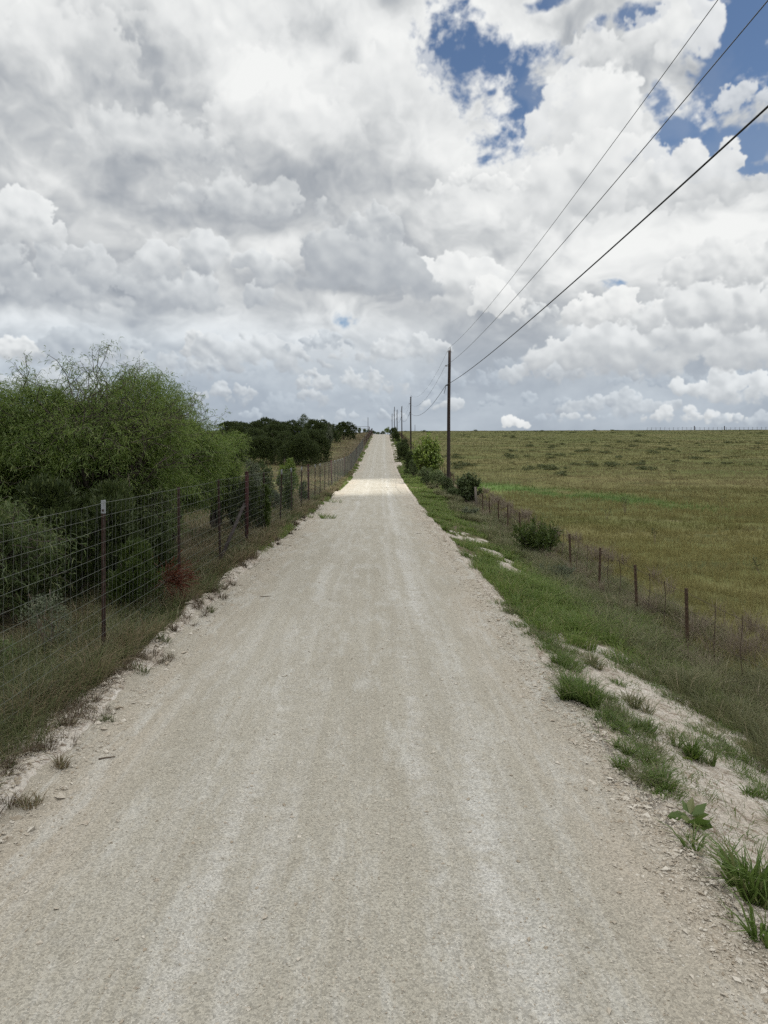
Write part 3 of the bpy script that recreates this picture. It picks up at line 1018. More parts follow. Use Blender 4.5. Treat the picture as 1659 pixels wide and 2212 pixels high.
def mesquite(center, rad, top, base_pts, n_twig, per, label, name='mesquite_tree', lo=False, frond=.11, under=0.0, group=None, fill=0):
    """low spreading tree: crooked limbs, arching twigs and feathery drooping leaves.
    center/rad: the crown (ellipsoid), base_pts: where the stems leave the ground"""
    cx, cy, cz = center
    bx, by = base_pts[0]
    root = empty(name, (bx, by, gz(bx, by)))
    o = np.array(root.location)
    tag(root, label, 'tree', group)
    wood = MB(); twigs = MB()
    rad = np.array(rad, float)
    ends = []
    limbs = []
    for (sx, sy) in base_pts:
        b0 = np.array([sx, sy, gz(sx, sy) - .05])
        for k in range(5):
            th = rng.random() * 2 * math.pi
            e = np.array([cx, cy, cz]) + np.array([math.cos(th) * rad[0] * .5, math.sin(th) * rad[1] * .5, rad[2] * rng.uniform(-.2, .35)])
            P = path(b0, e, 8, .10, .06)
            r0 = rng.uniform(.05, .085)
            wood.tube(P - o, np.linspace(r0, r0 * .4, 8), 6)
            limbs.append(P)
    fP, fD = [], []
    for i in range(n_twig):
        # target on a lumpy shell, most of them in the outer half
        v = unit(rng.normal(0, 1, 3)); v[2] = abs(v[2]) * 1.0 if rng.random() < .78 else v[2]
        rr = rng.uniform(.45, 1.0) ** .6
        lump = .82 + .36 * float(vnoise(v[0] * 2.3 + cx, v[1] * 2.3 + v[2] * 2 + cy))
        e = np.array([cx, cy, cz]) + v * rad * rr * lump
        if under: e[2] -= under * max(0, 1 - rr) * rad[2]
        L = limbs[rng.integers(len(limbs))]
        best = min((P for P in (limbs[rng.integers(len(limbs))] for _ in range(5))), key=lambda P: np.linalg.norm(P[-1] - e))
        s = best[rng.integers(4, 8)]
        n = 8
        P = path(s, e, n, .10, .12)
        r0 = rng.uniform(.010, .020)
        twigs.tube(P - o, np.linspace(r0, .003, n), 4, cap=False)
        # side sprigs towards the end
        for j in range(per):
            q = rng.uniform(.35, 1.02)
            f = q * (n - 1); k = int(min(f, n - 2)); c = P[k] + (P[k + 1] - P[k]) * (f - k)
            dr = unit(P[k + 1] - P[k])
            side = unit(rng.normal(0, 1, 3) + dr * .6 + np.array([0, 0, .15]))
            ln = rng.uniform(.12, .38)
            tip = c + side * ln + np.array([0, 0, -.10 * ln])
            if j % 3 == 0:
                twigs.tube(np.array([c, (c + tip) / 2 + side * .01 + np.array([0, 0, .03]), tip]) - o, [.004, .003, .002], 3, cap=False)
            m = 7
            a = np.linspace(.1, 1, m)[:, None]
            fP.append(c + (tip - c) * a + rng.normal(0, .012, (m, 3)))
            fD.append(side * .7 + rng.normal(0, .7, (m, 3)) + np.array([0, 0, -.15]))
    # sprays that fill the crown between the twigs
    if fill:
        Pc, Nc = lobes_cloud(fill, rad * .97, 30, .34, cap=True, seed=int(cx * 100) & 1023)
        Pc = Pc + np.array([cx, cy, cz])
        Pl, _ = lobes_cloud(fill // 3, rad * np.array([.95, .95, .55]), 18, .36, cap=False, seed=5 + int(cx * 100) & 1023)
        Pc = np.vstack([Pc, Pl + np.array([cx, cy, cz - rad[2] * .38])])
        Pc = Pc[Pc[:, 2] > cz - rad[2] * .85]
        m = 6
        dirs = unit(rng.normal(0, 1, Pc.shape) * np.array([1, 1, .35]))
        a = np.linspace(0, 1, m)[None, :, None]
        Q = Pc[:, None, :] + dirs[:, None, :] * a * rng.uniform(.15, .34, (len(Pc), 1, 1)) - np.array([0, 0, .10]) * a ** 2
        fP.append(Q.reshape(-1, 3) + rng.normal(0, .012, (Q.shape[0] * m, 3)))
        fD.append(np.repeat(dirs * .8, m, 0) + rng.normal(0, .6, (Q.shape[0] * m, 3)) + np.array([0, 0, -.2]))
    fP = np.vstack(fP); fD = np.vstack(fD)
    k = len(fP)
    V, F = fronds(fP - o, fD, rng.uniform(.6, 1.25, k) * frond, rng.uniform(.010, .018, k) * frond / .11, .35)
    wood.build('trunk', M_bark, root, True)
    twigs.build('branches', M_bark, root)
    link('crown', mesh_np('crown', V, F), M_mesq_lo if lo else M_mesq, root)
    return root


def lobes_cloud(n, rad, k, lobe=.45, cap=False, seed=None, cone=0.0):
    """points and outward normals on the skins of k overlapping lobes that fill an ellipsoid (centre 0)"""
    r = np.random.default_rng(seed)
    rad = np.array(rad, float)
    c = unit(r.normal(0, 1, (k, 3))) * (r.random((k, 1)) ** .5) * (1 - lobe * .75)
    if cone:
        sh = 1 - cone * (c[:, 2:3] * .5 + .5)
        c[:, :2] *= sh
    s = lobe * r.uniform(.6, 1.15, k)
    if cone: s = s * (1 - cone * .6 * (c[:, 2] * .5 + .5))
    w = s ** 2 / (s ** 2).sum()
    i = r.choice(k, n, p=w)
    v = unit(r.normal(0, 1, (n, 3)))
    v[:, 2] = np.where(v[:, 2] < (-.12 if cap else -.5), -v[:, 2], v[:, 2])
    P = c[i] + v * (s[i] * r.uniform(.55, 1.08, n))[:, None]
    # drop points buried deep in other lobes
    keep = np.ones(n, bool)
    for q in range(k):
        d = np.linalg.norm(P - c[q], axis=1)
        keep &= ~((d < s[q] * .62) & (i != q))
    P, v = P[keep], v[keep]
    return P * rad, unit(v / rad)


def bush_mesh(rad, n, k, leaf, asp, mat, seed, lobe=.45, cone=0.0, jitter=.7, spray=False, skirt=False):
    P, N = lobes_cloud(n, rad, k, lobe, seed=seed, cone=cone)
    P = P + np.array([0, 0, rad[2] * .92])
    if skirt:      # foliage down to the ground
        m_ = len(P) // 4
        th = rng.random(m_) * 2 * math.pi; q_ = rng.uniform(.72, 1.0, m_)
        w_ = .88 + .2 * np.sin(th * 3 + seed) * np.sin(th * 5 + 2 * seed)
        E = np.c_[np.cos(th) * rad[0] * q_ * w_, np.sin(th) * rad[1] * q_ * w_, rng.uniform(.03, .95, m_) * rad[2]]
        P = np.vstack([P, E]); N = np.vstack([N, np.c_[np.cos(th), np.sin(th), np.full(m_, .2)]])
    ok = P[:, 2] > .02
    P, N = P[ok], N[ok]
    sz = rng.uniform(.65, 1.35, len(P)) * leaf
    if spray:      # juniper: little upswept brushes
        V, F = [], None
        Ps, Ds = [], []
        for j in range(5):
            Ps.append(P + rng.normal(0, leaf * .25, P.shape)); Ds.append(N * .9 + rng.normal(0, .45, P.shape) + np.array([0, 0, .55]))
        P2 = np.vstack(Ps); D2 = np.vstack(Ds)
        V, F = fronds(P2, D2, np.tile(sz, 5), np.tile(sz, 5) * asp, -.12)
        return mesh_np('crown', V, F)
    V, F = leaves(P, N, sz, asp, jitter, .3)
    return mesh_np('crown', V, F)


def stem_mesh(rad, seed, n=5, r=.03, reach=.8):
    mb = MB()
    r_ = np.random.default_rng(seed)
    for k in range(n):
        th = r_.random() * 2 * math.pi
        e = np.array([math.cos(th) * rad[0] * reach * r_.uniform(.2, .9), math.sin(th) * rad[1] * reach * r_.uniform(.2, .9), rad[2] * r_.uniform(1.1, 1.75)])
        P = path((r_.normal(0, .04), r_.normal(0, .04), -.08), e, 7, .07, .03)
        mb.tube(P, np.linspace(r, r * .25, 7), 5)
    return mb.mesh('trunk', True)


def plant(name, X, Y, crown, trunk, cm, tm, label, cat, group=None, scale=1.0, rz=0.0, z=None):
    root = empty(name, (X, Y, gz(X, Y) if z is None else z), rz)
    root.scale = (scale, scale, scale)
    tag(root, label, cat, group)
    link('crown', crown, cm, root)
    if trunk is not None:
        link('trunk', trunk, tm, root)
    return root


# ------------------------------------------------------------------ utility poles and lines
def pole_at(px, d, ytop, label, group='utility poles along the pasture fence', bury=.6, r0=.125, r1=.088, detail=True, lean=0.0):
    X = (px - 800) / 1550 * d
    zb = gz(X, d)
    zt = EYE + (950 - ytop) / 1550 * d
    root = empty('utility_pole', (X, d, zb))
    tag(root, label, 'utility pole', group)
    h = zt - zb
    n = 12
    zz = np.linspace(-bury, h, n)
    P = np.c_[zz / h * lean + .012 * np.sin(zz * .8), .01 * np.cos(zz * .6), zz]
    mb = MB(); mb.tube(P, np.linspace(r0, r1, n), 12)
    mb.build('shaft', M_wood, root, True)
    if detail:
        ins = MB()
        tx = lean + .03
        ins.tube([(tx + .02, 0, h - .08), (tx + .02, 0, h + .12)], [.02, .02], 8)
        for k, rr in enumerate((.055, .05, .042)):
            ins.tube([(tx + .02, 0, h + .06 + k * .07), (tx + .02, 0, h + .085 + k * .07)], [rr, rr * .8], 10)
        ins.build('insulator', M_porc, root, True)
        b = MB()
        b.box((lean * .9, 0, h - .10), (.30, .03, .03)); b.build('top_bolt', M_oldwire, root)
        b = MB()
        b.box((lean * .8 - .10, -.02, h - 1.05), (.26, .05, .05)); b.tube([(-.22 + lean * .8, -.02, h - 1.09), (-.22 + lean * .8, -.02, h - .99)], [.04, .035], 8)
        b.build('neutral_bracket', M_porc, root)
        b = MB()
        b.box((-.12 + lean * .7, -.02, h - 2.36), (.2, .06, .07))
        b.tube([(-.16, -.03, h - 2.4), (-.22, -.05, h - 2.7), (-.29, -.06, h - 2.95)], [.018, .018, .014], 6)
        b.build('cable_clamp', M_cable, root)
    return root, X, d, zt

poles = []
poles.append(pole_at(968, 48.6, 757, 'nearest and tallest dark wooden utility pole beside the right fence', r0=.135, r1=.092, lean=.09))
poles.append(pole_at(887.3, 108, 857, 'second wooden utility pole up the road, behind the bright green bush'))
poles.append(pole_at(868, 155, 878, 'third wooden utility pole, thin against the sky by the roadside junipers'))
poles.append(pole_at(857.8, 201, 885.5, 'fourth utility pole rising behind the dark juniper at the crest'))
poles.append(pole_at(852, 238, 879, 'fifth utility pole, the tall one between two shorter ones at the crest'))
poles.append(pole_at(847, 280, 894, 'shorter utility pole beyond the crest, closest to the road on its right'))
pole_at(795, 300, 901.5, 'lone utility pole standing left of the road beyond the crest', None, detail=False)
pole_at(896.4, 380, 917.5, 'small distant utility pole on the pasture skyline', None, detail=False)


def catenary(a, b, sag, n=18):
    a = np.array(a, float); b = np.array(b, float)
    s = np.linspace(0, 1, n)[:, None]
    P = a + (b - a) * s
    P[:, 2] -= sag * 4 * s[:, 0] * (1 - s[:, 0])
    return P


def power_line(dz, near_pts, r, sag, mat, label, side):
    P = []
    near = sorted(near_pts)                       # (distance, height) back over the viewer's shoulder
    for d, z in near:
        P.append((5.2 + (.0 if d < 45 else 0), d, z))
    P = np.array(P)
    dd = np.linspace(-12, 48.6, 40)
    k = np.polyfit(P[:, 1], P[:, 2], 3)
    zz = np.polyval(k, dd)
    # join the pole's own height
    zt = poles[0][3] + dz
    zz += (zt - zz[-1]) * sstep(dd, 20, 48.6)
    x0 = poles[0][1] + side
    seg = [np.c_[x0 + 0 * dd, dd, zz]]
    for i in range(len(poles) - 1):
        a, b = poles[i], poles[i + 1]
        A = (a[1] + side, a[2], a[3] + dz); B = (b[1] + side, b[2], b[3] + dz)
        seg.append(catenary(A, B, sag)[1:])
    Q = np.vstack(seg)
    mb = MB(); rr = np.full(len(Q), r)
    mb.tube(Q, rr, 6)
    tag(mb.build('power_line', mat, None, True), label, 'power line', 'power lines strung from pole to pole')

power_line(.16, [(11, 9.15), (15.5, 8.91), (20.1, 8.69), (23.4, 8.57), (28.1, 8.5), (48.6, 8.6), (-10, 10.3)], .007, 1.3, M_line, 'topmost thin power line carried on the pole tops', .05)
power_line(-1.05, [(9.4, 8.01), (16.7, 7.63), (19.5, 7.54), (25.6, 7.40), (45.7, 7.40), (-10, 9.1)], .0085, 1.3, M_line, 'middle thin power line, second from the top of the poles', -.20)
power_line(-2.36, [(9.4, 6.69), (13.1, 6.51), (15.4, 6.44), (23.6, 6.22), (46, 6.12), (-10, 7.7)], .0155, 1.15, M_cable, 'lowest and thickest black cable hung from the poles', -.16)

# ------------------------------------------------------------------ game fence on the left
UF = -2.83
def fx(d): return float(road_x(d)) + UF
FH = 1.84
fence = empty('wire_mesh_fence', (fx(8), 8, gz(fx(8), 8)))
tag(fence, 'tall wire mesh fence on dark and red posts along the left verge', 'fence')
fo = np.array(fence.location)
pd = [1.6 + 3.12 * k for k in range(-2, 75)]
red = {5 + 5 * k for k in range(0, 20)}
pd = [d + float(rng.normal(0, .05)) for d in pd]
pd[4] = 8.25; pd[5] = 11.5; pd[6] = 14.6; pd[7] = 17.6
red = {7 + 5 * k for k in range(0, 15)}

tp = MB()          # studded tee post
tp.box((0, 0, FH / 2 - .2), (.045, .012, FH + .4))
tp.box((0, .022, FH / 2 - .2), (.012, .034, FH + .4))
for k in range(22): tp.box((0, -.010, .06 + k * .08), (.022, .010, .022))
tp_me = tp.mesh('post')
tp_me.materials.append(M_tpost)
tip = MB(); tip.box((0, 0, FH - .06), (.049, .016, .15)); tip.box((0, .022, FH - .06), (.016, .038, .15))
tip_me = tip.mesh('painted_tip'); tip_me.materials.append(M_white)
rp = MB(); rp.tube([(0, 0, -.4), (0, 0, FH + .06)], [.045, .045], 12); rp.tube([(0, 0, FH + .06), (0, 0, FH + .075)], [.05, .03], 12)
rp_me = rp.mesh('pipe_post', True); rp_me.materials.append(M_rust)
tops = []
for i, d in enumerate(pd):
    X = fx(d); z = gz(X, d)
    isred = i in red
    o = link('pipe_post' if isred else 'post', rp_me if isred else tp_me, None, fence, (X - fo[0], d - fo[1], z - fo[2]))
    o.rotation_euler = (rng.normal(0, .008), rng.normal(0, .012), rng.normal(0, .15))
    if isred:
        o['label'] = 'stout red pipe post'
    else:
        if i in (4, 9, 10, 11, 13, 14) or (i > 16 and rng.random() < .5):
            link('painted_tip', tip_me, None, o)
    tops.append((X, d, z))
T = np.array(tops)
# diagonal braces at the first two red posts
for i, (lo_, hi_, r_) in {7: (.12, 1.12, .04), 12: (.5, 1.05, .014)}.items():
    k = i - 1 if i == 7 else i + 2
    a = T[k] + (-.05, .1, lo_); b = T[i] + (-.05, 0, hi_)
    mb = MB(); mb.tube(np.array([a, b]) - fo, [r_, r_], 8)
    mb.build('brace', M_wood, fence, True)

def fence_z(d):
    return np.interp(d, T[:, 1], T[:, 2])
N_LINE = 13
for k in range(N_LINE):
    hgt = .05 + k * (FH - .06) / (N_LINE - 1)
    P = []
    for i in range(len(T) - 1):
        n = 5 if T[i, 1] < 60 else 2
        for q in range(n):
            d = T[i, 1] + (T[i + 1, 1] - T[i, 1]) * q / n
            P.append((fx(d) + .03, d, float(fence_z(d)) + hgt + float(rng.normal(0, .004)) - .012 * math.sin(q / n * math.pi)))
    mb = MB(); P = np.array(P) - fo
    rr = .0016 * (1 + .6 * np.clip((P[:, 1] + fo[1]) / 60, 0, 1)) * (1.25 if k in (0, N_LINE - 1) else 1)
    mb.tube(P, rr, 4, False)
    mb.build('line_wire', M_galv, fence)
stay = MB(); zz = np.linspace(.03, FH - .01, 13)
stay.tube(np.c_[.004 * np.sin(zz * 21), .005 * np.sin(zz * 13 + 1), zz], .0012, 3, False)
stay_me = stay.mesh('stay_wire'); stay_me.materials.append(M_galv)
ds = np.arange(3.6, 130, .147)
for d in ds[:300]:
    o = link('stay_wire', stay_me, None, fence, (fx(d) + .03 - fo[0], d - fo[1], float(fence_z(d)) - fo[2]))
    o.rotation_euler = (rng.normal(0, .006), rng.normal(0, .006), rng.random() * 6)
mb = MB()
for d in ds[300:]:
    b = np.array([fx(d) + .03, d, float(fence_z(d))]) - fo
    mb.tube([b + (0, 0, .03), b + (0, 0, FH)], .002, 3, False)
tag(mb.build('stay_wires', M_galv, fence), kind='stuff')

# ------------------------------------------------------------------ barbed wire fence on the right
UR = 5.85
def rx(d): return float(road_x(d)) + UR
RH = 1.15
bf = empty('barbed_wire_fence', (rx(12.7), 12.7, gz(rx(12.7), 12.7)))
tag(bf, 'low barbed wire fence on rusty steel posts along the pasture', 'fence')
bo = np.array(bf.location)
rpst = MB(); rpst.box((0, 0, RH / 2 - .2), (.058, .014, RH + .4)); rpst.box((0, .02, RH / 2 - .2), (.012, .03, RH + .4))
for k in range(13): rpst.box((0, -.010, .08 + k * .08), (.02, .010, .022))
rpst_me = rpst.mesh('post'); rpst_me.materials.append(simple('rusted_post', (.062, .040, .026), .85, .5, 22))
wpst = MB(); wpst.tube([(0, 0, -.3), (.01, 0, .6), (.0, .01, RH + .12)], [.07, .066, .06], 9); wp_me = wpst.mesh('wooden_post', True); wp_me.materials.append(M_greybark)
rd = [2.6 + 2.52 * k for k in range(0, 92)]
rd = [d + float(rng.normal(0, .06)) for d in rd]
rd[3] = 9.7
RT = []
for i, d in enumerate(rd):
    X = rx(d); z = gz(X, d)
    wood = i == 15
    o = link('wooden_post' if wood else 'post', wp_me if wood else rpst_me, None, bf, (X - bo[0], d - bo[1], z - bo[2]))
    o.rotation_euler = (rng.normal(0, .02), rng.normal(-.01, .02), rng.normal(0, .25))
    if wood: o['label'] = 'thick grey wooden post'
    RT.append((X, d, z))
RT = np.array(RT)
rz_ = lambda d: np.interp(d, RT[:, 1], RT[:, 2])
for k, hgt in enumerate((.22, .50, .78, 1.08)):
    P = []; barbs = MB()
    for i in range(len(RT) - 1):
        n = 6 if RT[i, 1] < 55 else 2
        for q in range(n):
            d = RT[i, 1] + (RT[i + 1, 1] - RT[i, 1]) * q / n
            P.append((rx(d) - .03, d, float(rz_(d)) + hgt - .03 * math.sin(q / n * math.pi) + float(rng.normal(0, .006))))
    P = np.array(P) - bo
    barbs.tube(P, .0036, 4, False)
    for d in np.arange(6, 40, .13):
        c = np.array([rx(d) - .03, d, float(rz_(d)) + hgt - .02]) - bo
        v = unit(rng.normal(0, 1, 3)) * .022
        barbs.tube([c - v, c + v], .0022, 3, False)
    barbs.build('barbed_strand', M_oldwire, bf)
for i in range(len(RT) - 1):
    if RT[i, 1] > 62: break
    for f in (.34, .67):
        d = RT[i, 1] + (RT[i + 1, 1] - RT[i, 1]) * (f + float(rng.normal(0, .02)))
        zz = np.linspace(-.02, RH - .04, 12)
        w = rng.uniform(.008, .035); ph = rng.random() * 6
        P = np.c_[w * np.sin(zz * 7 + ph) + rng.normal(0, .02) * zz, w * np.cos(zz * 5 + ph), zz]
        mb = MB(); mb.tube(P, .0068, 5, False)
        mb.build('dropper', M_oldwire, bf, loc=(rx(d) - .04 - bo[0], d - bo[1], float(rz_(d)) - bo[2]))

# ------------------------------------------------------------------ fence on the skyline and the gate at the crest
sk = empty('skyline_fence', (128, 334, gz(128, 334)))
tag(sk, 'distant wire fence on thin posts along the pasture skyline', 'fence')
so = np.array(sk.location)
sp = MB(); sp.box((0, 0, .55), (.09, .09, 1.6)); sp_me = sp.mesh('post'); sp_me.materials.append(M_tpost)
sb = MB(); sb.tube([(0, 0, -.4), (0, 0, 1.9)], [.22, .2], 8); sb_me = sb.mesh('corner_post', True); sb_me.materials.append(M_wood)
PP = []
for px in np.arange(1398, 1720, 9.5):
    d = 335.0; X = (px - 800) / 1550 * d; z = gz(X, d)
    link('post', sp_me, None, sk, (X - so[0], d - so[1], z - so[2])); PP.append((X, d, z))
for px in (1500, 1565):
    d = 334.6; X = (px - 800) / 1550 * d
    o = link('corner_post', sb_me, None, sk, (X - so[0], d - so[1], gz(X, d) - so[2])); o['label'] = 'thick corner post'
for h in (.5, .9, 1.2):
    mb = MB(); mb.tube(np.array(PP) + (0, 0, h) - so, .012, 4, False); mb.build('strand', M_oldwire, sk)

def ranch_gate():
    d = 226.0
    xl, xr = (769 - 800) / 1550 * d, (800.5 - 800) / 1550 * d
    zt = EYE + (950 - 921.5) / 1550 * d
    root = empty('ranch_gate', ((xl + xr) / 2, d, gz((xl + xr) / 2, d)))
    tag(root, 'tall pipe entrance gate frame at the crest left of the road', 'gate')
    o = np.array(root.location)
    for x in (xl, xr - .4):
        mb = MB(); mb.tube(np.array([(x, d, gz(x, d) - .3), (x, d, zt)]) - o, .11, 8); mb.build('gate_post', M_oldwire, root, True)
    mb = MB(); mb.tube(np.array([(xl, d, zt - .05), (xr - .4, d, zt - .05)]) - o, .05, 8); mb.build('header', M_oldwire, root, True)
    mb = MB(); mb.tube(np.array([(xl, d, zt - .6), (xr - .4, d, zt - .6)]) - o, .03, 8); mb.build('rail', M_oldwire, root, True)
ranch_gate()

# ------------------------------------------------------------------ trees on the left
mesquite((-5.25, 13.9, 2.15), (2.15, 2.3, 1.95), None, [(-4.9, 13.4), (-5.8, 14.2)], 360, 12, 'large feathery mesquite tree arching over the fence, tallest on the left', frond=.085, fill=26000)
mesquite((-5.1, 18.3, 1.85), (1.75, 2.2, 1.75), None, [(-5.1, 18.2), (-5.9, 18.6)], 280, 12, 'feathery mesquite tree behind the red post, its crown reaching towards the junipers', frond=.095, fill=21000)
mesquite((-7.6, 13.6, 1.95), (1.9, 2.3, 1.75), None, [(-7.6, 13.8)], 190, 11, 'mesquite tree at the left edge with open curling twigs', frond=.095, fill=13000)
mesquite((-4.75, 21.5, 1.5), (1.2, 1.4, 1.5), None, [(-4.6, 21.4)], 110, 11, 'smaller mesquite tree whose tip ends the feathery crown line on the right', frond=.10, fill=5500)
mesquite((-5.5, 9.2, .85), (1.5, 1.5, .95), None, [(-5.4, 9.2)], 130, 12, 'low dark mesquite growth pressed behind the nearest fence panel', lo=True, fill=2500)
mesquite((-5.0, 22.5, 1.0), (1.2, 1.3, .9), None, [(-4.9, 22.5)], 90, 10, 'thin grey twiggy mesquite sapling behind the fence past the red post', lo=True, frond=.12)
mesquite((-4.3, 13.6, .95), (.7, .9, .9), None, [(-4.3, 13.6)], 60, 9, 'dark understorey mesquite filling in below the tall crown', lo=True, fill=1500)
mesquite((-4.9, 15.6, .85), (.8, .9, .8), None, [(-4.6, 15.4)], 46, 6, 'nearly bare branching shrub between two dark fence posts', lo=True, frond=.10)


def tree_px(name, x0, x1, ytop, d, kind, seed, label, cat='tree', group=None, n=None, k=None, depth=1.0):
    """a dense bush or tree that spans x0..x1 and reaches ytop at distance d"""
    X = ((x0 + x1) / 2 - 800) / 1550 * d
    w = (x1 - x0) / 1550 * d / 2
    zb = gz(X, d)
    h = max(.3, EYE + (950 - ytop) / 1550 * d - zb)
    rad = (w, w * depth, h / 1.9)
    px_m = 1550 / d                                 # photograph units per metre
    leaf = max({'jun': .075, 'jun2': .06, 'hack': .085, 'bush': .07, 'grey': .05}[kind], 1.6 / px_m)
    if n is None:
        n = int(np.clip((6.5 if kind[:3] == 'jun' else 13) * (w * 2) * h / leaf ** 2, 900, 18000))
    mat = {'jun': M_jun, 'jun2': M_jun2, 'hack': M_hack, 'bush': M_bush, 'grey': M_grey}[kind]
    k = k or int(np.clip(14 + 10 * w * h / 4, 12, 40))
    lobe = .42 if k < 24 else .36
    if kind in ('jun', 'jun2'):
        me = bush_mesh(rad, n // 2, k, leaf * 1.5, max(.20, .9 / px_m / (leaf * 1.5)), mat, seed, lobe, cone=.12, spray=True, skirt=True)
    else:
        me = bush_mesh(rad, n, k, leaf, .55, mat, seed, lobe, jitter=.8)
    st = stem_mesh(rad, seed, 6 if kind == 'hack' else 5, max(.02, .012 * h), .8)
    return plant(name, X, d, me, st, mat, M_bark, label, cat, group, z=zb)

JG = 'dark junipers massed on the left slope'
tree_px('juniper_tree', 572, 655, 928, 96, 'jun', 1, 'dark rounded juniper at the near left of the juniper mass', group=JG)
tree_px('juniper_tree', 628, 720, 922, 92, 'jun', 2, 'broad dark juniper at the near right corner of the juniper mass', group=JG)
tree_px('juniper_tree', 505, 590, 921, 105, 'jun', 3, 'dark juniper just right of the mesquite crown, partly hidden by it', group=JG)
tree_px('juniper_tree', 440, 545, 909, 122, 'jun', 4, 'tall dark juniper rising behind the mesquite crown edge', group=JG)
tree_px('juniper_tree', 520, 610, 903, 132, 'jun', 5, 'highest dark juniper on the skyline of the juniper mass', group=JG)
tree_px('juniper_tree', 585, 660, 907, 138, 'jun', 6, 'dark juniper on the skyline between the highest one and the leafy tree', group=JG)
tree_px('juniper_tree', 672, 740, 904, 150, 'jun', 7, 'rounded dark juniper on the skyline right of the leafy tree', group=JG)
tree_px('juniper_tree', 716, 771, 909, 168, 'jun', 8, 'last dark juniper of the mass, beside the open grassy slope', group=JG)
tree_px('juniper_tree', 350, 450, 912, 118, 'jun', 9, 'dark juniper mostly hidden behind the large mesquite', group=JG)
tree_px('juniper_tree', 520, 605, 941, 86, 'jun', 91, 'low dark juniper in front of the mass, just above the grey green bush', group=JG)
tree_px('juniper_tree', 455, 540, 933, 90, 'jun', 92, 'dark juniper seen past the right tip of the mesquite crown', group=JG)
tree_px('juniper_tree', 545, 640, 912, 112, 'jun', 93, 'middle dark juniper filling the gap inside the mass', group=JG)
tree_px('juniper_tree', 598, 690, 934, 84, 'jun', 94, 'low wide dark juniper at the very front of the mass behind the round bush', group=JG)
tree_px('juniper_tree', 640, 715, 906, 128, 'jun', 95, 'dark juniper behind the broad one at the corner of the mass', group=JG)
tree_px('juniper_tree', 475, 560, 906, 140, 'jun', 96, 'dark juniper crown on the skyline next to the tip of the mesquite', group=JG)
tree_px('juniper_tree', 550, 640, 905, 150, 'jun', 97, 'rearmost dark juniper crown in the middle of the skyline', group=JG)
tree_px('leafy_tree', 632, 682, 894, 140, 'bush', 10, 'loose leafy tree standing above the dark junipers on the skyline')
tree_px('leafy_tree', 700, 722, 905, 120, 'grey', 12, 'pale green sapling in front of the dark junipers')
tree_px('bush', 594, 651, 977, 38, 'hack', 11, 'round yellow green bush above the fence in front of the dark junipers', 'bush')
tree_px('bush', 536, 600, 1000, 27, 'bush', 98, 'dense dull green bush filling the fence line past the narrow juniper', 'bush')
tree_px('bush', 588, 640, 1008, 31, 'bush', 99, 'dull green bush below the round yellow green one', 'bush')
tree_px('bush', 470, 530, 1010, 21.5, 'bush', 100, 'dark leafy bush behind the red post under the mesquite tip', 'bush')
tree_px('bush', 522, 575, 984, 25, 'grey', 13, 'grey green twiggy bush behind the fence right of the red post', 'bush')
tree_px('juniper_bush', 500, 566, 1032, 20.6, 'jun', 14, 'dark blue green juniper bush right behind the red post', 'bush')
tree_px('juniper_bush', 557, 584, 1040, 20.3, 'jun2', 15, 'narrow green juniper grown up round a dark fence post', 'bush')
tree_px('juniper_bush', 610, 632, 1032, 26.8, 'jun2', 16, 'small feathery green juniper at the fence with a grey post beside it', 'bush')
tree_px('bush', 640, 667, 1034, 33, 'bush', 17, 'small dark bush behind the fence just before the second red post', 'bush')
tree_px('bush', 566, 612, 1046, 28, 'grey', 18, 'low grey green bush behind the fence in the sunlit grass', 'bush')

# dark junipers and undergrowth behind the near fence
def juniper(X, Y, rad, n, seed, label, mat, leaf=.055, k=26, cat='bush', name='juniper_bush'):
    me = bush_mesh(rad, n, k, leaf, .22, mat, seed, .36, cone=.25, spray=True, skirt=True)
    return plant(name, X, Y, me, stem_mesh(rad, seed, 6, .035), mat, M_bark, label, cat)
juniper(-3.52, 10.75, (.42, .45, .66), 5200, 31, 'young bright tipped juniper pressing against the near fence', M_jun2, .05)
juniper(-4.75, 11.6, (1.25, 1.2, 1.15), 7000, 32, 'black green juniper in deep shade behind the nearest fence post', M_jun, .075)
juniper(-5.0, 14.3, (1.1, 1.1, 1.0), 5000, 33, 'shaded juniper under the mesquite behind the second fence post', M_jun, .08)
juniper(-4.15, 12.9, (.7, .6, .8), 3800, 37, 'dark juniper growing in the shade between the first two fence posts', M_jun, .07)
juniper(-5.6, 10.3, (1.2, .8, 1.0), 5000, 38, 'black green juniper filling the shade left of the nearest fence post', M_jun, .075)
juniper(-7.4, 10.8, (1.5, 1.3, 1.2), 5500, 34, 'dark juniper in the far left shade under the mesquites', M_jun, .08)
me = bush_mesh((.42, .4, .46), 2600, 16, .032, .35, M_grey, 35, .4)
plant('shrub', -3.72, 8.3, me, stem_mesh((.42, .4, .46), 35, 7, .012), M_grey, M_twig, 'pale grey green feathery shrub in front of the black shade behind the fence', 'shrub')
me = bush_mesh((.5, .45, .36), 2600, 16, .035, .4, M_mesq_lo, 36, .4)
plant('shrub', -3.95, 7.3, me, stem_mesh((.5, .45, .36), 36, 7, .012), M_mesq_lo, M_twig, 'low olive shrub in the grass left of the nearest fence post', 'shrub')
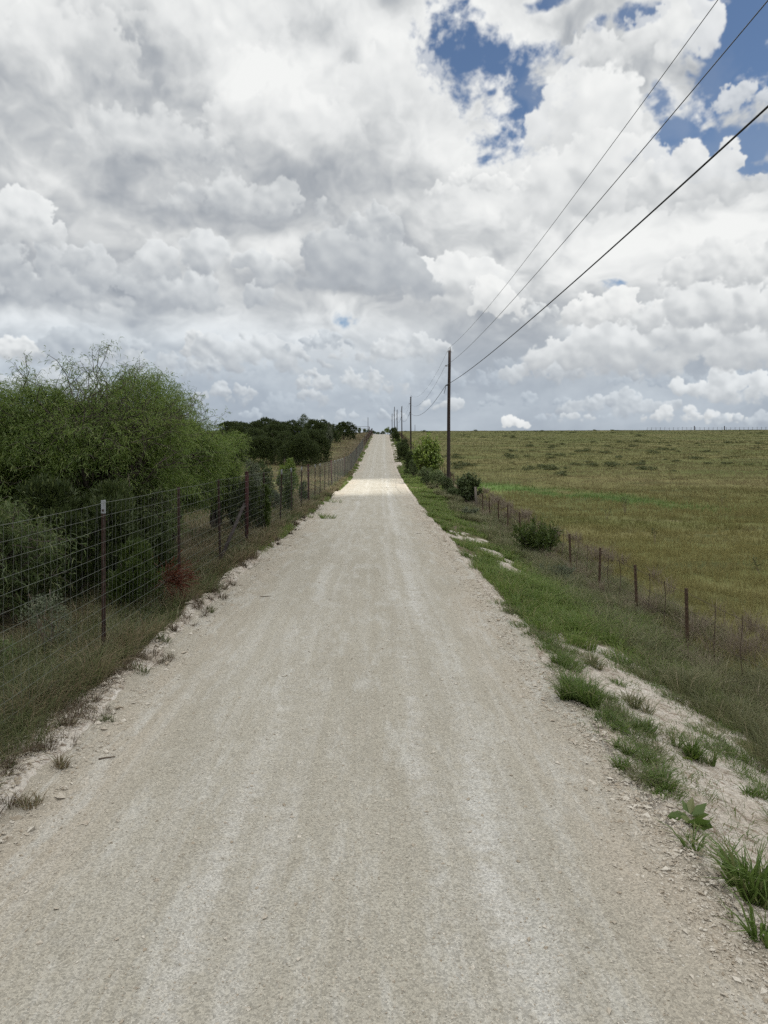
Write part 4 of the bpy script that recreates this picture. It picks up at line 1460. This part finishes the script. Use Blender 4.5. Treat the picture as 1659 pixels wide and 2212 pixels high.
# dead red sprig
v = unit(rng.normal(0, 1, (900, 3)) + (1.4, -.2, .35))
P = rng.normal(0, .05, (900, 3)) + v * rng.uniform(0, .38, (900, 1)) * np.array([1, .5, .8])
V, F = fronds(P, v + rng.normal(0, .25, v.shape), rng.uniform(.06, .13, 900), rng.uniform(.006, .012, 900), .1)
o = empty('dead_branch', (-3.02, 10.7, gz(-3.02, 10.7) + .5)); tag(o, 'rust red dead juniper branch poking through the fence', 'branch')
link('needles', mesh_np('needles', V, F), M_red, o)
mb = MB()
for k in range(6): mb.tube(path((-.3, 0, -.15), unit(rng.normal(0, .25, 3) + (1, 0, .4)) * .35, 5, .05), np.linspace(.008, .003, 5), 4)
mb.build('twigs', M_twig, o)

def spiky(name, X, Y, rad, h, stems, per, leaf, lw, mat, label, cat='bush', up=.5, broad=False):
    """open shrub: stems fan out of the root and carry leafy sprays to their tips"""
    z = gz(X, Y)
    root = empty(name, (X, Y, z)); tag(root, label, cat)
    wood = MB(); P, D = [], []
    for i in range(stems):
        a = rng.random() * 6.283; q = rng.random() ** .5
        e = np.array([math.cos(a) * rad * q, math.sin(a) * rad * q * .85, h * (rng.uniform(.45, 1.0) * (1 - .28 * q) + .05)])
        pth = path((rng.normal(0, .05), rng.normal(0, .05), -.03), e, 7, .05, .06)
        wood.tube(pth, np.linspace(.012 + .006 * h, .003, 7), 4, False)
        for j in range(per):
            f = rng.uniform(.25, 1.0) ** .7 * 5.999; k = int(f)
            c = pth[k] + (pth[k + 1] - pth[k]) * (f - k)
            d = unit(pth[k + 1] - pth[k])
            m = 8
            dv = unit(rng.normal(0, .8, 3) + d * .9 + np.array([0, 0, up]))
            ss_ = np.linspace(0, 1, m)[:, None]
            P.append(c + dv * ss_ * rng.uniform(.5, 1.2) * leaf * 2.2 + rng.normal(0, leaf * .12, (m, 3)))
            D.append(dv * .8 + rng.normal(0, .55, (m, 3)))
    P = np.vstack(P); D = np.vstack(D)
    wood.build('stems', M_bark, root)
    sz = rng.uniform(.6, 1.3, len(P)) * leaf
    if broad:
        V, F = leaves(P, D + np.array([0, 0, .4]), sz, lw, .6, .2)
    else:
        V, F = fronds(P, D, sz, sz * lw, -.1)
    link('foliage', mesh_np('foliage', V, F), mat, root)
    return root

# ------------------------------------------------------------------ bushes along the right fence and at the crest
spiky('hackberry_tree', (923 - 800) / 1550 * 57, 57, 1.3, 4.2, 120, 15, .13, .6, M_hack, 'bright yellow green hackberry bush left of the nearest utility pole', 'bush', up=.3, broad=True)
tree_px('bush', 902, 942, 1003, 54.5, 'bush', 42, 'dark low bush at the foot of the bright hackberry', 'bush')
tree_px('bush', 926, 962, 1012, 51.5, 'bush', 101, 'dark ragged bush joining the bright hackberry to the pole', 'bush')
tree_px('bush', 880, 908, 985, 66, 'bush', 102, 'dark bush on the road side behind the bright hackberry', 'bush')
tree_px('juniper_tree', 862, 884, 948, 116, 'jun', 103, 'dark juniper between the second and third utility poles', 'tree')
tree_px('hackberry_vine', 945, 986, 1018, 47.2, 'bush', 43, 'leafy vine climbing the foot of the nearest utility pole', 'vine', depth=.6)
tree_px('bush', 962, 1000, 1048, 44.5, 'bush', 44, 'dull green bush between the nearest utility pole and the fence end', 'bush')
spiky('bush', (1014 - 800) / 1550 * 41.5, 41.5, .75, 2.1, 95, 14, .10, .6, M_bush, 'dense dark leafy bush swallowing the end of the barbed wire fence', up=.2, broad=True)
spiky('bush', 4.6, 33.5, .5, .55, 30, 8, .06, .5, M_grey, 'low grey green shrub on the grass bank before the fence end', up=.4, broad=True)
spiky('bush', 4.7, 18.0, .55, .5, 36, 8, .05, .4, M_grey, 'low grey green shrub just below the spiky juniper', up=.4, broad=True)
tree_px('juniper_tree', 872, 903, 972, 72, 'jun', 46, 'dark juniper right behind the bright hackberry on the road side', 'tree')
tree_px('juniper_tree', 856, 888, 958, 98, 'jun', 47, 'dark spreading juniper at the foot of the second utility pole', 'tree')
tree_px('bush', 851, 873, 951, 132, 'bush', 48, 'dull green roadside bush at the foot of the third utility pole', 'bush')
tree_px('juniper_tree', 846, 864, 930, 165, 'jun', 49, 'dark juniper overhanging the road verge below the crest', 'tree')
tree_px('juniper_tree', 842, 861, 921, 192, 'jun', 50, 'dark juniper on the right of the crest where three poles rise', 'tree')
tree_px('leafy_tree', 829, 846, 921, 236, 'hack', 51, 'light green tree touching the road at the right of the crest', 'tree')
tree_px('leafy_tree', 771, 782, 924, 225, 'bush', 52, 'leafy tree left of the entrance gate frame', 'tree')
for i, (a, b, yt, lab) in enumerate([(781, 793, 926, 'small dark tree seen through the entrance gate frame'),
                                     (790, 803, 927, 'dark tree behind the right post of the entrance gate'),
                                     (801, 812, 930, 'low pale bush on the horizon left of the road crest'),
                                     (809, 822, 932, 'lowest pale bush peeping over the middle of the road crest'),
                                     (820, 833, 930, 'small bush on the horizon over the right side of the crest')]):
    tree_px('horizon_tree', a, b, yt, 262 + 4 * i, 'bush', 60 + i, lab, 'tree', 'trees beyond the road crest')
# juniper at the right fence
spiky('juniper_bush', 5.05, 22.0, .72, 1.25, 64, 10, .11, .22, M_jun2, 'low spreading spiky juniper standing against the barbed wire fence', up=.7)

# ------------------------------------------------------------------ scrub dotted over the pasture
var = []
for s in range(4):
    var.append(bush_mesh((.9, .75, .20), 260, 12, .15, .45, M_scrub, 80 + s, .36))
    var[-1].name = 'field_shrub'
    var[-1].materials.append(M_scrub)
cnt = 0
for i in range(1600):
    if cnt >= 210: break
    Y = math.exp(rng.uniform(math.log(68), math.log(318)))
    X = rng.uniform(8 + road_x(Y), .60 * Y + 6)
    if fbm(X * .05 + 9, Y * .022, 3) < .52: continue
    o = link('field_shrub', var[cnt % 4], None, None, (X, Y, gz(X, Y) - .04))
    s = rng.uniform(.35, 1.5) * (.9 + .3 * (Y > 180))
    o.scale = (s * rng.uniform(.8, 1.5), s, s * rng.uniform(.7, 1.2)); o.rotation_euler = (0, 0, rng.random() * 6)
    tag(o, 'small dark low shrub dotted over the open pasture', 'shrub', 'low dark shrubs scattered over the pasture')
    cnt += 1

# seed-head weeds standing out of the pasture grass
def weed(X, Y, h, n, label, mat=M_scrub):
    root = empty('tall_weed', (X, Y, gz(X, Y))); tag(root, label, 'weed', 'tall weeds standing in the pasture')
    mb = MB(); P = []
    for k in range(n):
        a = rng.random() * 6.28; e = np.array([math.cos(a) * .18, math.sin(a) * .18, h * rng.uniform(.75, 1.1)])
        pth = path((0, 0, -.03), e, 5, .03); mb.tube(pth, [.007, .006, .005, .004, .003], 4)
        P.append(e + rng.normal(0, .03, (16, 3)) + np.c_[np.zeros(16), np.zeros(16), rng.uniform(-.25, .06, 16)])
    mb.build('stalk', M_twig, root)
    P = np.vstack(P)
    V, F = leaves(P, rng.normal(0, 1, P.shape), rng.uniform(.04, .09, len(P)), .5)
    tag(link('seed_heads', mesh_np('seed_heads', V, F), mat, root), kind='stuff')
for (px, py, h, n, lab) in [(1350, 1112, .85, 7, 'dark clump of tall weeds out in the pasture near the green swale'),
                            (1310, 1122, .55, 3, 'short weed just left of the dark clump in the pasture'),
                            (1415, 1175, .5, 3, 'thin weed in the pasture beyond the third fence post'),
                            (1560, 1090, .6, 4, 'dark weed at the far end of the green swale'),
                            (1640, 1240, .45, 4, 'small bushy weed in the pasture at the right edge')]:
    X, Y, _ = hit(px, py); weed(X, Y, h, n, lab)

# ------------------------------------------------------------------ grass
def gpts(u, Y):
    X = road_x(Y) + u
    return np.c_[X, Y, surf(X, Y) - .015]

# pasture
N = 480000
Y = np.exp(rng.uniform(math.log(7.5), math.log(330), N))
lo = road_x(Y) + 6.0
X = lo + rng.random(N) ** .9 * (.64 * Y + 9 - lo)
cal, fld, lush = zone(X - road_x(Y), X, Y)
cl = fbm(X * 1.3, Y * 1.3, 3); cl2 = fbm(X * .16, Y * .3 + 30, 4)
ok = rng.random(N) < np.clip(.35 + 1.6 * (cl - .35), .15, 1)
ok &= X > lo
Pf = np.c_[X, Y, surf(X, Y) - .015]
h = (.12 + .24 * rng.random(N) ** 1.5) * (.7 + .75 * cl2) * (1 - .25 * sstep(Y, 90, 200))
w = np.maximum(.0045, .00062 * Y) * rng.uniform(.7, 1.3, N)
bz = np.abs(rng.normal(.25, .25, N)); bb = np.abs(rng.normal(.4, .3, N))
isl = lush > rng.random(N) * .5 + .05
for nm, lab, sel, mat, sg in (('pasture_grass', 'straw and olive pasture grass nearest the barbed wire fence', ok & ~isl & (Y < 55), M_field, 2),
                              ('pasture_grass', 'grass of the open pasture running up to the skyline', ok & ~isl & (Y >= 55), M_field, 1),
                              ('swale_grass', 'green strip of lusher grass across the pasture', ok & isl, M_lush, 2)):
    scatter_obj(nm, lab, Pf[sel], h[sel] * (1.0 if mat is M_field else .85), w[sel], bz[sel], bb[sel], mat, sg)

# green grass of the right verge
def strip(N, u0, u1, y0, y1, keep, pw=1.0):
    Y = np.exp(rng.uniform(math.log(y0), math.log(y1), N))
    u = rng.uniform(u0, u1, N)
    X = road_x(Y) + u
    k = keep(u, X, Y)
    s = rng.random(N) < k
    return u[s], X[s], Y[s]

def k_verge(u, X, Y):
    cal, fld, lush = zone(u, X, Y)
    n = fbm(X * 1.1 + 20, Y * 1.1, 3)
    n4 = fbm(X * 2.6 + 60, Y * 2.6, 3, .6)
    k = sstep(.5 * n + .5 * n4, .36, .58) * (1 - sstep(cal + .6 * (n4 - .5), .25, .6)) * sstep(Y + 3 * (n4 - .5), 8.6, 10.5) * sstep(u + .8 * (n4 - .5), 2.2, 2.5)
    return k * (1 - .55 * sstep(Y, 60, 100))
u, X, Y = strip(170000, 2.25, 5.6, 8.5, 190, k_verge)
n = len(Y)
patch = fbm(X * .55 + 70, Y * .4, 3)
hh = (.05 + .15 * rng.random(n)) * (.45 + 1.1 * patch) * (.75 + .5 * sstep(u, 2.4, 3.2)) * (1 + .5 * np.exp(-((Y - 12.5) / 2.2) ** 2))
scatter_obj('verge_grass', 'lush green grass filling the bank between road and barbed wire fence', np.c_[X, Y, surf(X, Y) - .01], hh,
            np.maximum(.007, .0007 * Y) * rng.uniform(.7, 1.3, n), np.abs(rng.normal(.4, .3, n)), np.abs(rng.normal(.6, .35, n)), M_green)
u, X, Y = strip(1500, 2.35, 5.2, 8.8, 80, lambda u, X, Y: k_verge(u, X, Y) * sstep(fbm(X * .8 + 31, Y * .6, 3), .35, .6))
n = len(Y)
big = np.exp(-((Y - 12.2) / 1.9) ** 2) * np.exp(-((u - 3.2) / .8) ** 2)
clump_obj('tall_verge_grass', 'bunches of taller arching green grass on the right bank', X, Y, rng.uniform(.15, .45, n), (.14 + .16 * rng.random(n)) * (1 + 1.1 * big), (70 + 90 * rng.random(n)).astype(int), .008, .0007, M_green, .6)
u, X, Y = strip(150, 2.5, 4.5, 9.6, 15.5, lambda u, X, Y: sstep(u, 2.4, 2.6))
n = len(Y)
clump_obj('tall_verge_grass', 'thick stand of tall blades where the grass bank meets the bare strip', X, Y, rng.uniform(.2, .5, n), (.12 + .26 * rng.random(n)), (50 + 80 * rng.random(n)).astype(int), .009, .0007, M_green, .65)

# dull bunch grass along the foot of the right fence
def k_bunch(u, X, Y):
    n = fbm(X * 2.2 + 11, Y * 2.2, 3)
    c = sstep(u, 4.0 - .35 * sstep(Y, 4, 9), 4.8) * (1 - sstep(u, 6.2, 7.2))
    return c * sstep(n, .30, .55) * (1 - .6 * sstep(Y, 30, 70))
u, X, Y = strip(2600, 3.7, 7.0, 4.5, 110, k_bunch)
n = len(Y)
clump_obj('bunch_grass', 'grey green and straw bunch grass heaped along the foot of the barbed wire fence', X, Y, rng.uniform(.18, .5, n), (.22 + .30 * rng.random(n)) * (.7 + .6 * fbm(X * .7, Y * .7, 3)), (60 + 110 * rng.random(n)).astype(int), .0055, .0006, M_bunch, .55)
u, X, Y = strip(420, 5.2, 8.0, 8, 60, lambda u, X, Y: sstep(fbm(X * .7 + 2, Y * .7, 3), .35, .55))
n = len(Y)
clump_obj('seeding_grass', 'pale mauve seeding grass just behind the barbed wire fence', X, Y, rng.uniform(.15, .4, n), .35 + .3 * rng.random(n), (30 + 60 * rng.random(n)).astype(int), .0045, .0005, M_mauve, .4)
cand_u = np.concatenate([rng.normal(2.5, .16, 150), rng.uniform(2.5, 4.4, 130), rng.normal(4.0, .3, 90)])
cand_Y = np.exp(rng.uniform(math.log(4.6), math.log(11.5), len(cand_u)))
kk = (fbm(cand_u * 1.4 + 8, cand_Y * .9, 3) > .47) & (cand_u > 2.2)
u, Y = cand_u[kk], cand_Y[kk]; X = road_x(Y) + u; n = len(Y)
half = rng.random(n) < .65
for nm, lab, sel, mat in (('low_grass', 'ragged low green grass creeping over the bare strip', half, M_tuft), ('low_grass', 'ragged dull olive grass creeping over the bare strip', ~half, M_bunch)):
    m_ = int(sel.sum())
    clump_obj(nm, lab, X[sel], Y[sel], rng.uniform(.12, .42, m_), .05 + .10 * rng.random(m_), (30 + 90 * rng.random(m_)).astype(int), .0045, .0007, mat, 1.0)
# brown weeds on the rubble ridge
u = rng.normal(-2.33, .10, 130); Y = np.exp(rng.uniform(math.log(3.6), math.log(30), 130)); X = road_x(Y) + u
clump_obj('ridge_weeds', 'dry brown weeds growing out of the rubble ridge', X, Y, rng.uniform(.06, .22, 130), .05 + .13 * rng.random(130), (20 + 60 * rng.random(130)).astype(int), .004, .0006, M_dead, .9)
# thin seedlings and litter on the bare strip
u, X, Y = strip(9000, 2.3, 4.6, 3.6, 11, lambda u, X, Y: sstep(fbm(X * 2.0 + 13, Y * 2.0, 3), .48, .66) + .03)
n = len(Y)
scatter_obj('seedlings', 'thin creeping blades on the bare washed strip', np.c_[X, Y, surf(X, Y)], .03 + .06 * rng.random(n), rng.uniform(.003, .006, n), np.abs(rng.normal(.6, .4, n)), np.abs(rng.normal(.7, .4, n)), M_tuft)
u, X, Y = strip(5000, 2.3, 4.8, 3.6, 11, lambda u, X, Y: sstep(fbm(X * 1.6 + 45, Y * 1.6, 3), .42, .62) + .05)
n = len(Y)
scatter_obj('litter', 'dead brown straw lying on the bare washed strip', np.c_[X, Y, surf(X, Y) + .012], .02 + .02 * rng.random(n), rng.uniform(.003, .006, n), rng.uniform(1.2, 3.2, n), np.abs(rng.normal(.5, .3, n)), M_dry)

# rank grass on the left verge and under the trees
def k_left(u, X, Y):
    n = fbm(X * 1.7 + 90, Y * 1.7, 3); n3 = fbm(Y * .8, X * 0 + 4, 3)
    e = 2.30 + .2 * n3 - .12 * sstep(Y, 12, 20) + .25 * (n - .5)
    return sstep(-u, e, e + .3) * sstep(n, .22, .5) * (1 - .88 * sstep(-u, 3.4, 4.4))
u, X, Y = strip(170000, -9, -2.35, 3.2, 75, k_left)
n = len(Y)
hh = (.10 + .26 * rng.random(n)) * (.5 + .9 * fbm(X * .9 + 60, Y * .9, 3)) * (1 + .35 * sstep(-u, 2.8, 3.4))
dry = rng.random(n) < .15 + .75 * sstep(fbm(X * .5 + 7, Y * .5, 3), .45, .62) * sstep(Y, 7, 16)
az = None
for nm, lab, sel, mat in (('rank_grass', 'rank olive grass and weeds under the mesh fence on the left verge', ~dry, M_left), ('dry_grass', 'dry brown seeding grass along the foot of the mesh fence', dry, M_dry)):
    m_ = int(sel.sum())
    scatter_obj(nm, lab, np.c_[X, Y, surf(X, Y) - .01][sel], hh[sel], np.maximum(.0055, .00075 * Y[sel]) * rng.uniform(.7, 1.3, m_), np.abs(rng.normal(.28, .22, m_)), np.abs(rng.normal(.45, .3, m_)), mat)
u, X, Y = strip(2400, -4.4, -2.4, 3.0, 60, lambda u, X, Y: k_left(u, X, Y) * sstep(fbm(X * 1.2 + 15, Y * 1.2, 3), .3, .5))
n = len(Y)
isd = rng.random(n) < .25 + .5 * sstep(Y, 7, 16)
for nm, lab, sel, mat in (('rank_bunches', 'arching bunches of dark olive grass along the left verge', ~isd, M_left), ('dry_bunches', 'straw coloured seeding bunches along the left verge', isd, M_dry)):
    m_ = int(sel.sum())
    clump_obj(nm, lab, X[sel], Y[sel], rng.uniform(.15, .45, m_), .22 + .30 * rng.random(m_), (50 + 90 * rng.random(m_)).astype(int), .0045, .0006, mat, .7)
# fringe of green at the left road edge further on
def k_fr(u, X, Y):
    return sstep(fbm(Y * .5 + 3, X * .6, 3), .42, .6) * sstep(Y, 15, 20) * (1 - .5 * sstep(Y, 60, 90))
u, X, Y = strip(26000, -2.75, -2.2, 14, 200, k_fr)
n = len(Y)
scatter_obj('fringe_grass', 'green grass creeping over the left road edge', np.c_[X, Y, surf(X, Y)], .06 + .16 * rng.random(n), np.maximum(.008, .0008 * Y), np.abs(rng.normal(.3, .2, n)), np.abs(rng.normal(.4, .3, n)), M_green)
# dry slope beyond the left fence
def k_slope(u, X, Y):
    return sstep(fbm(X * .35 + 33, Y * .35, 3), .28, .55) * sstep(-u, 3.0, 4.0)
u, X, Y = strip(120000, -42, -3.0, 20, 260, k_slope)
n = len(Y)
scatter_obj('slope_grass', 'tan dry grass on the open slope behind the mesh fence', np.c_[X, Y, surf(X, Y) - .01], .16 + .26 * rng.random(n), np.maximum(.007, .0008 * Y), np.abs(rng.normal(.15, .15, n)), np.abs(rng.normal(.25, .2, n)), M_dry, 1)

# ------------------------------------------------------------------ single tufts on the bare strip by the road
def tuft(px, py, hpx, wpx, nb, label, mat=M_tuft, broad=False, spread=.5, bw=.011, group='grass tufts on the bare right verge', name='grass_tuft', cat='grass tuft'):
    X, Y, z = hit(px, py)
    s = 1550 / Y
    h = hpx / s; rr = wpx / s / 2
    root_r = rr * .45
    a = rng.random(nb) * 6.28; q = rng.random(nb) ** .6
    nh = 1 if nb < 60 or hpx > 120 else int(rng.integers(3, 7))
    hx = rng.normal(0, rr * .45, nh) * (nh > 1); hy = rng.normal(0, rr * .35, nh) * (nh > 1) - hx * .5
    hi = rng.integers(0, nh, nb)
    P = np.c_[np.cos(a) * q * root_r * (.5 if nh > 1 else 1) + hx[hi], np.sin(a) * q * root_r * (.5 if nh > 1 else 1) + hy[hi], np.full(nb, 0.0)]
    P[:, 2] = surf(P[:, 0] + X, P[:, 1] + Y) - z - .01
    az = a + rng.normal(0, .7, nb)
    root = empty(name, (X, Y, z)); tag(root, label, cat, group)
    if broad:
        v = np.c_[np.cos(az) * .8, np.sin(az) * .8, rng.uniform(.3, 1.2, nb)]
        V, F = leaves(P + unit(v) * h * .3, np.c_[-np.cos(az) * .6, -np.sin(az) * .6, np.full(nb, .8)], rng.uniform(.5, 1, nb) * h * .8, .5, .3)
        link('leaves', mesh_np('leaves', V, F), mat, root)
    else:
        hh = h * rng.uniform(.3, 1.1, nb) * rng.uniform(.6, 1.1, nh)[hi]; ln = rng.uniform(.05, 1.15, nb) * spread * 1.2
        V, F = blades(P, hh, bw * rng.uniform(.7, 1.4, nb), ln, rng.uniform(.1, .9, nb) * .7, az=az)
        link('blades', mesh_np('blades', V, F), mat, root)
    return root

TF = [
    (1627, 1947, 215, 170, 230, 'tallest lush grass tuft at the lower right road edge', M_tuft, False, .6, .013),
    (1648, 2040, 100, 110, 50, 'sprawling grass tuft at the bottom right corner of the verge', M_tuft, False, .8, .012),
    (1585, 2004, 46, 34, 5, 'tiny two leaved grass sprout alone in the gravel', M_tuft, False, .7, .012),
    (1562, 1852, 34, 60, 70, 'small flat green tuft just above the tallest grass tuft', M_tuft, False, 1.0, .009),
    (1499, 1782, 62, 60, 26, 'broad leaved green weed at the road edge', M_tuft, True, .6, .02),
    (1494, 1822, 52, 96, 46, 'spidery grass tuft just below the broad leaved weed', M_tuft, False, 1.1, .010),
    (1428, 1724, 26, 46, 44, 'small dark tuft at the road edge between the mat and the broad leaved weed', M_tuft, False, 1.0, .008),
    (1420, 1700, 24, 40, 40, 'thin low tuft touching the lower tip of the grass mat', M_tuft, False, 1.0, .008),
    (1380, 1668, 52, 100, 330, 'long grass mat along the road edge with the bare strip behind it', M_tuft, False, .9, .008),
    (1352, 1628, 46, 60, 150, 'upper end of the grass mat along the road edge', M_tuft, False, .9, .008),
    (1466, 1620, 56, 74, 130, 'upright green tuft in the middle of the bare strip', M_tuft, False, .6, .008),
    (1533, 1655, 62, 80, 130, 'dark green tuft on the bare strip nearest the bunch grass', M_tuft, False, .6, .008),
    (1600, 1640, 44, 60, 70, 'thin tuft on the bare strip at the right', M_tuft, False, .6, .008),
    (1393, 1584, 46, 70, 170, 'rounded dark tuft in the bare strip above the grass mat', M_tuft, False, .8, .008),
    (1337, 1582, 26, 34, 26, 'yellow green leafy weed at the road edge', M_hack, True, .6, .02),
    (1487, 1640, 24, 26, 20, 'yellow green weed beside the upright tuft on the bare strip', M_hack, True, .6, .02),
    (1277, 1530, 78, 120, 420, 'large glossy grass clump at the road edge', M_tuft, False, .7, .009),
    (1240, 1490, 44, 90, 260, 'low grass spreading at the road edge above the large clump', M_tuft, False, .9, .008),
    (1208, 1438, 44, 60, 200, 'spiky grass tuft at the top of the bare strip by the road', M_tuft, False, .8, .008),
    (1368, 1526, 48, 90, 240, 'loose olive tuft between the large clump and the bunch grass', M_bunch, False, .8, .007),
    (1285, 1440, 44, 80, 220, 'low olive tuft on the bare strip below the tall green bank', M_bunch, False, .8, .007),
    (1648, 1730, 36, 60, 120, 'dark green tuft on the bare strip cut by the right edge', M_tuft, False, .9, .009),
    (1320, 1558, 30, 60, 120, 'straggling tuft between the large clump and the yellow green weed', M_tuft, False, 1.0, .008),
    (1010, 1204, 26, 44, 90, 'dark tuft standing off in the gravel of the right road edge', M_tuft, False, .9, .011),
]
for t_ in TF: tuft(*t_)
LF = [
    (240, 1620 - 60, 22, 44, 60, 'brown green weed on top of the rubble ridge', M_left, False, .9, .007),
    (300, 1450, 34, 60, 90, 'dark weed spilling over the rubble edge by the fence', M_left, False, .9, .007),
    (355, 1385, 26, 50, 70, 'small dark weed in the gravel of the left road edge', M_left, False, .9, .007),
    (440, 1308, 26, 44, 80, 'weed clump at the left road edge below the juniper', M_left, False, .8, .008),
    (130, 1660, 40, 50, 90, 'dry brown tuft on the face of the rubble ridge', M_dry, False, .8, .006),
    (70, 1740, 44, 60, 110, 'dry tuft at the near end of the rubble ridge', M_dry, False, .8, .006),
    (690, 1118, 18, 60, 160, 'green tuft reaching into the road from the left edge', M_green, False, .9, .012),
    (715, 1085, 16, 44, 120, 'green tuft at the left road edge just before the sunlit strip', M_green, False, .9, .012),
]
for t_ in LF: tuft(*t_, group='weeds along the left road edge')

# ------------------------------------------------------------------ stones, rubble, sticks
OCT = np.array([(1, 0, 0), (-1, 0, 0), (0, 1, 0), (0, -1, 0), (0, 0, 1), (0, 0, -1)], float)
OF = np.array([(0, 2, 4), (2, 1, 4), (1, 3, 4), (3, 0, 4), (2, 0, 5), (1, 2, 5), (3, 1, 5), (0, 3, 5)])
def pebbles(name, label, u, Y, size):
    n = len(Y)
    X = road_x(Y) + u
    Z = surf(X, Y)
    V = OCT[None] * rng.uniform(.55, 1.25, (n, 6, 1)) * np.array([1, 1, .62])
    a = rng.random(n) * 6.28; ca, sa = np.cos(a)[:, None], np.sin(a)[:, None]
    x, y, z = V[..., 0] * 1.25, V[..., 1], V[..., 2]
    # tilt
    t_ = rng.normal(0, .5, n)[:, None]; y, z = y * np.cos(t_) - z * np.sin(t_), y * np.sin(t_) + z * np.cos(t_)
    V = np.stack([x * ca - y * sa, x * sa + y * ca, z], -1) * size[:, None, None]
    V = V + np.c_[X, Y, Z + size * .18][:, None, :]
    F = (OF[None] + (np.arange(n) * 6)[:, None, None]).reshape(-1, 3)
    tag(link(name, mesh_np(name, V.reshape(-1, 3), F), M_stone), label, 'gravel', kind='stuff')

n = 26000
Y = np.exp(rng.uniform(math.log(2.6), math.log(30), n)); u = -np.abs(rng.normal(2.42, .26, n))
k = (fbm(Y * .9, u * 1.3, 3) > rng.random(n) * .75) & (u < -1.5)
pebbles('rubble', 'loose pale limestone rubble along the left road edge', u[k], Y[k], rng.uniform(.003, .013, k.sum()) * (1 + 1.5 * (rng.random(k.sum()) < .06)) * (1 + Y[k] / 40))
n = 20000
Y = np.exp(rng.uniform(math.log(2.8), math.log(34), n)); u = 2.12 + rng.normal(0, .17, n)
k = (u > 1.6) & (u < 2.7)
pebbles('gravel', 'loose pale gravel along the right road edge', u[k], Y[k], rng.uniform(.003, .010, k.sum()) * (1 + 1.3 * (rng.random(k.sum()) < .05)) * (1 + Y[k] / 40))
n = 26000
Y = np.exp(rng.uniform(math.log(2.5), math.log(24), n)); u = rng.uniform(-2.1, 2.1, n)
pebbles('road_gravel', 'fine pale stones lying on the road surface', u, Y, rng.uniform(.0018, .0055, n) * (1 + 1.6 * (rng.random(n) < .04)) * (1 + Y / 40))
n = 6000
Y = np.exp(rng.uniform(math.log(3), math.log(14), n)); u = rng.uniform(2.3, 4.4, n)
pebbles('strip_gravel', 'scattered pebbles on the bare washed strip', u, Y, rng.uniform(.002, .008, n))

def rock(px, py, rpx, seed, label):
    X, Y, z = hit(px, py)
    r = rpx / 1550 * Y
    q = np.random.default_rng(seed)
    ico = []
    import bmesh
    bm = bmesh.new(); bmesh.ops.create_icosphere(bm, subdivisions=3, radius=1)
    V = np.array([v.co[:] for v in bm.verts]); F = np.array([[v.index for v in f.verts] for f in bm.faces]); bm.free()
    n_ = np.zeros(len(V))
    for _ in range(16):                                     # chip flat faces off
        d = unit(q.normal(0, 1, 3)); c = q.uniform(.55, .9)
        s = V @ d
        V = V - np.where(s > c, s - c, 0)[:, None] * d
    V *= 1 + .05 * q.normal(0, 1, (len(V), 1))
    V = V * r * np.array([1.15, .95, .75])
    o = link('rock', mesh_np('rock', V, F), M_stone, None, (X, Y, z + r * .25)); o.rotation_euler = (0, 0, q.random() * 6)
    tag(o, label, 'rock', 'limestone rocks on the rubble ridge')
for i, (px, py, rp_, lab) in enumerate([
    (197, 1528, 11, 'largest pale rock on the rubble ridge below the nearest fence post'), (171, 1542, 8, 'second rock just left of the largest one on the ridge'),
    (158, 1637, 5, 'round pale stone at the foot of the rubble ridge'), (125, 1622, 6, 'pale stone on the crest of the rubble ridge'),
    (229, 1628, 6, 'flat pale stone in the gravel by the stick'), (318, 1524, 5, 'single pale stone out in the gravel past the largest rock'),
    (246, 1546, 6, 'pale stone right of the largest rock'), (187, 1690, 5, 'small pale stone in the gravel of the left road edge'),
    (142, 1705, 6, 'pale stone in the gravel at the lower left'), (345, 1405, 5, 'stone on the rubble edge under the fence further on'),
    (375, 1372, 5, 'small stone on the rubble edge beside the dark weed'), (95, 1672, 6, 'stone half sunk in the near end of the ridge'),
    (1096, 1268, 6, 'pale rock at the right road edge past the bare strip'), (1062, 1240, 5, 'small pale rock by the right road edge further up')]):
    rock(px, py, rp_, 300 + i, lab)

def stick(px, py, lpx, ang, label):
    X, Y, z = hit(px, py); L = lpx / 1550 * Y
    P = path((-L / 2 * math.cos(ang), -L / 2 * math.sin(ang), .008), (L / 2 * math.cos(ang), L / 2 * math.sin(ang), .010), 6, .05)
    P[:, 2] = .007
    mb = MB(); mb.tube(P, np.linspace(.007, .004, 6), 5)
    tag(mb.build('stick', M_twig, None, True, (X, Y, z)), label, 'stick')
stick(231, 1640, 34, .35, 'thin brown stick lying in the gravel near the rubble ridge')
stick(575, 1290, 24, .2, 'short dark twig lying on the road left of the middle')
stick(905, 1153, 12, .1, 'small dark twig on the road near the right edge')
